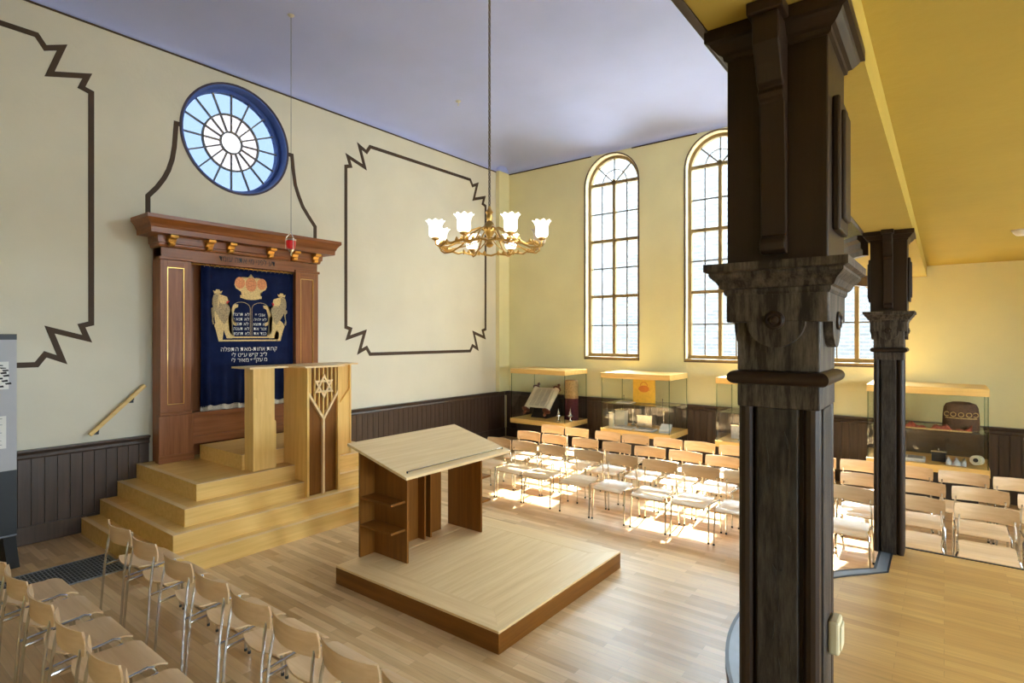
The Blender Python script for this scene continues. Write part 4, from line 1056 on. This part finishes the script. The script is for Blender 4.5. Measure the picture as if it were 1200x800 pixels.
for i in range(8):
    a = a0 + 2 * PI * i / 8; ca, sa = math.cos(a), math.sin(a)
    def pt(r, z): return (HX + r * ca, HY + r * sa, z)
    arm = sbuild(MB().tube([pt(.03, 3.47), pt(.10, 3.50), pt(.20, 3.46), pt(.32, 3.34), pt(.44, 3.28), pt(.52, 3.275), pt(.56, 3.30), pt(.565, 3.345)], .009, 7)).build('arm', 'brass', ch)
    for kk in range(5):      # leaf ornaments on hoop and arm
        b = a + (kk - 2) * .12
        mb = MB(); c0 = (HX + RH * math.cos(b), HY + RH * math.sin(b), 3.315)
        mb.lathe([(.002, -.028), (.016, -.012), (.018, .004), (.002, .03)], c0, 6); mb.build('leaf', 'brass', arm)
    mb = MB(); mb.tube([pt(.04, 3.40), pt(.16, 3.36), pt(.28, 3.33), pt(.40, 3.315), pt(.50, 3.30)], .006, 6); sbuild(mb).build('scroll_rod', 'brass', arm)
    sbuild(MB().lathe([(.012, 0), (.036, .012), (.040, .025), (.030, .035)], pt(.565, 3.335), 12)).build('cup', 'brass', arm)
    prof_ = [(.030, 3.362), (.055, 3.375), (.064, 3.40), (.062, 3.44), (.062, 3.475), (.072, 3.505), (.088, 3.522)]
    rings = []
    for r_, z_ in prof_:
        fl = max(0, (z_ - 3.47) / .052)
        rings.append([(HX + .565 * ca + r_ * (1 + .10 * fl * math.cos(8 * 2 * PI * j / 48)) * math.cos(2 * PI * j / 48), HY + .565 * sa + r_ * (1 + .10 * fl * math.cos(8 * 2 * PI * j / 48)) * math.sin(2 * PI * j / 48), z_ + .008 * fl * math.cos(8 * 2 * PI * j / 48)) for j in range(48)])
    off = (i == 6)
    sd_ = sbuild(MB().loft(rings, True, False)).build('shade', 'shade_off' if off else 'shade', ch)
    so2 = sd_.modifiers.new('thickness', 'SOLIDIFY'); so2.thickness = .004
# ---------------------------------------------------------------- eternal light
NX, NY = 4.186, 6.915
nt_ = thing('eternal_light', (NX, NY, 3.15), 'small red glass lamp hanging on a long wire before the ark', 'lamp')
zq = zc(NX, NY); zl0 = CAMH + (CY - 287) * (NX * cY + NY * sY) / F
MB().tube([(NX, NY, zl0 + .16), (NX, NY, zq)], .003, 5).build('wire', 'dark', nt_)
sbuild(MB().lathe([(.001, -.03), (.025, -.022), (.045, -.004), (.045, 0)], (NX, NY, zq), 14)).build('ceiling_cup', 'rosette', nt_)
sbuild(MB().lathe([(.038, -.055), (.055, -.03), (.060, .03), (.058, .06)], (NX, NY, zl0), 18)).build('glass', 'redglass', nt_)
sbuild(MB().lathe([(.002, -.15), (.012, -.135), (.010, -.11), (.03, -.085), (.045, -.06), (.040, -.052)], (NX, NY, zl0), 14)).build('base', 'silver', nt_)
sbuild(MB().lathe([(.060, .055), (.068, .062), (.066, .075), (.050, .08)], (NX, NY, zl0), 18)).build('rim', 'silver', nt_)
for i in range(3):
    a = 2 * PI * i / 3 + .4
    sbuild(MB().tube([(NX + .066 * math.cos(a), NY + .066 * math.sin(a), zl0 - .06), (NX + .068 * math.cos(a), NY + .068 * math.sin(a), zl0 + .075), (NX + .05 * math.cos(a), NY + .05 * math.sin(a), zl0 + .11), (NX, NY, zl0 + .17)], .005, 6)).build('hanger', 'silver', nt_)

# ---------------------------------------------------------------- handrail, info panel, grate, small fittings
hr = thing('handrail', (2.64, 8.30, 1.1), 'short sloping wooden handrail on the wall beside the steps', 'handrail')
pa, pb = Vector((2.343, 8.30, 1.185)), Vector((2.946, 8.30, 1.757))
d = (pb - pa).normalized(); nn = Vector((-d.z, 0, d.x)) * .023
MB().prism([((pa + nn).x, (pa + nn).z), ((pb + nn).x, (pb + nn).z), ((pb - nn).x, (pb - nn).z), ((pa - nn).x, (pa - nn).z)], 'y', 8.278, 8.322).build('rail', 'oak_x', hr, .008)
for t_ in (.15, .78):
    p = pa.lerp(pb, t_); 
    b_ = MB().tube([(p.x, 8.30, p.z - .015), (p.x, 8.30, p.z - .05), (p.x, 8.34, p.z - .065), (p.x, YW - .004, p.z - .06)], .008, 6).build('bracket', 'dark', hr)
    box('wall_plate', 'dark', b_, p.x - .03, YW - .008, p.z - .10, p.x + .03, YW - .001, p.z - .03)
ip = thing('info_panel', (1.1, 7.85, 0), 'grey freestanding information panel with black lower half at left edge', 'panel')
box('grey_board', 'grey', ip, .62, 7.83, .98, 1.565, 7.87, 2.36); box('top_bar', 'blackpanel', ip, .62, 7.825, 2.36, 1.565, 7.875, 2.42)
box('lower_board', 'blackpanel', ip, .62, 7.83, .30, 1.565, 7.87, .98); box('steel_trim', 'metal', ip, .62, 7.826, .285, 1.565, 7.874, .30)
for x in (.70, 1.50): MB().prism([(7.62, .001), (8.08, .001), (7.90, .285), (7.80, .285)], 'x', x - .05, x + .05).build('foot', 'blackpanel', ip)
g = box('print_sheet', 'paper', ip, 1.20, 7.826, 1.84, 1.50, 7.8295, 2.13)
for k in range(9):
    zz = 2.10 - k * .028; x0 = 1.22 + .06 * random.random()
    for j in range(3):
        xa = x0 + j * .085 + .02 * random.random(); MB().prism([(xa, zz), (xa + .05, zz + .012 * rnd(1)), (xa + .055, zz - .014), (xa + .01, zz - .016)], 'y', 7.8245, 7.826).build('ink_mark', 'ink', g)
g = box('print_sheet', 'paper', ip, 1.10, 7.826, 1.22, 1.48, 7.8295, 1.56)
for k in range(14): box('text_line', 'inkgrey', g, 1.13, 7.8250, 1.53 - k * .021, 1.45 - .08 * random.random(), 7.826, 1.537 - k * .021)
box('heading', 'ink', ip, 1.10, 7.826, 1.60, 1.36, 7.8295, 1.63)
gr = thing('floor_grate', (1.6, 7.0, 0), 'dark steel heating grate set in the floor before the steps', 'grate')
box('tray', 'black', gr, .95, 6.68, .0008, 2.22, 7.32, .002)
for (a, b, c_, d_) in ((.95, 6.68, 2.22, 6.695), (.95, 7.305, 2.22, 7.32), (.95, 6.695, .965, 7.305), (2.205, 6.695, 2.22, 7.305)): box('frame', 'grate', gr, a, b, .002, c_, d_, .012)
for k in range(38):
    x = .985 + k * .0325; box('slat', 'grate', gr, x, 6.695, .002, x + .008, 7.305, .010)
for k in range(8):
    y = 6.76 + k * .07; box('cross_bar', 'grate', gr, .965, y, .004, 2.205, y + .006, .008)
# ceiling rose and gallery lamp
px = onX(537, 117, 5.0)
dr = ray(537, 117); tz = (6.69 - CAMH) / dr[2]
rs = thing('ceiling_hook', (dr[0] * tz, dr[1] * tz, 6.62), 'small white hook plate on the blue ceiling', 'hook')
zz = zc(dr[0] * tz, dr[1] * tz)
sbuild(MB().lathe([(.001, -.03), (.03, -.025), (.05, -.005), (.05, 0)], (dr[0] * tz, dr[1] * tz, zz), 14)).build('plate', 'rosette', rs)
MB().tube([(dr[0] * tz, dr[1] * tz, zz - .02), (dr[0] * tz + .02, dr[1] * tz, zz - .06), (dr[0] * tz, dr[1] * tz, zz - .09), (dr[0] * tz - .02, dr[1] * tz, zz - .07)], .006, 6).build('hook', 'rosette', rs)
dr = ray(1200, 269); tz = (ZGAL - CAMH) / dr[2]
gl = thing('ceiling_lamp', (dr[0] * tz, dr[1] * tz, ZGAL - .05), 'small round white lamp on the yellow gallery ceiling', 'lamp')
sbuild(MB().lathe([(.001, -.06), (.06, -.055), (.085, -.03), (.09, -.01)], (dr[0] * tz, dr[1] * tz, ZGAL), 18)).build('diffuser', 'white', gl)
sbuild(MB().lathe([(.095, -.012), (.1, -.004), (.1, 0)], (dr[0] * tz, dr[1] * tz, ZGAL), 18)).build('rim', 'rosette', gl)
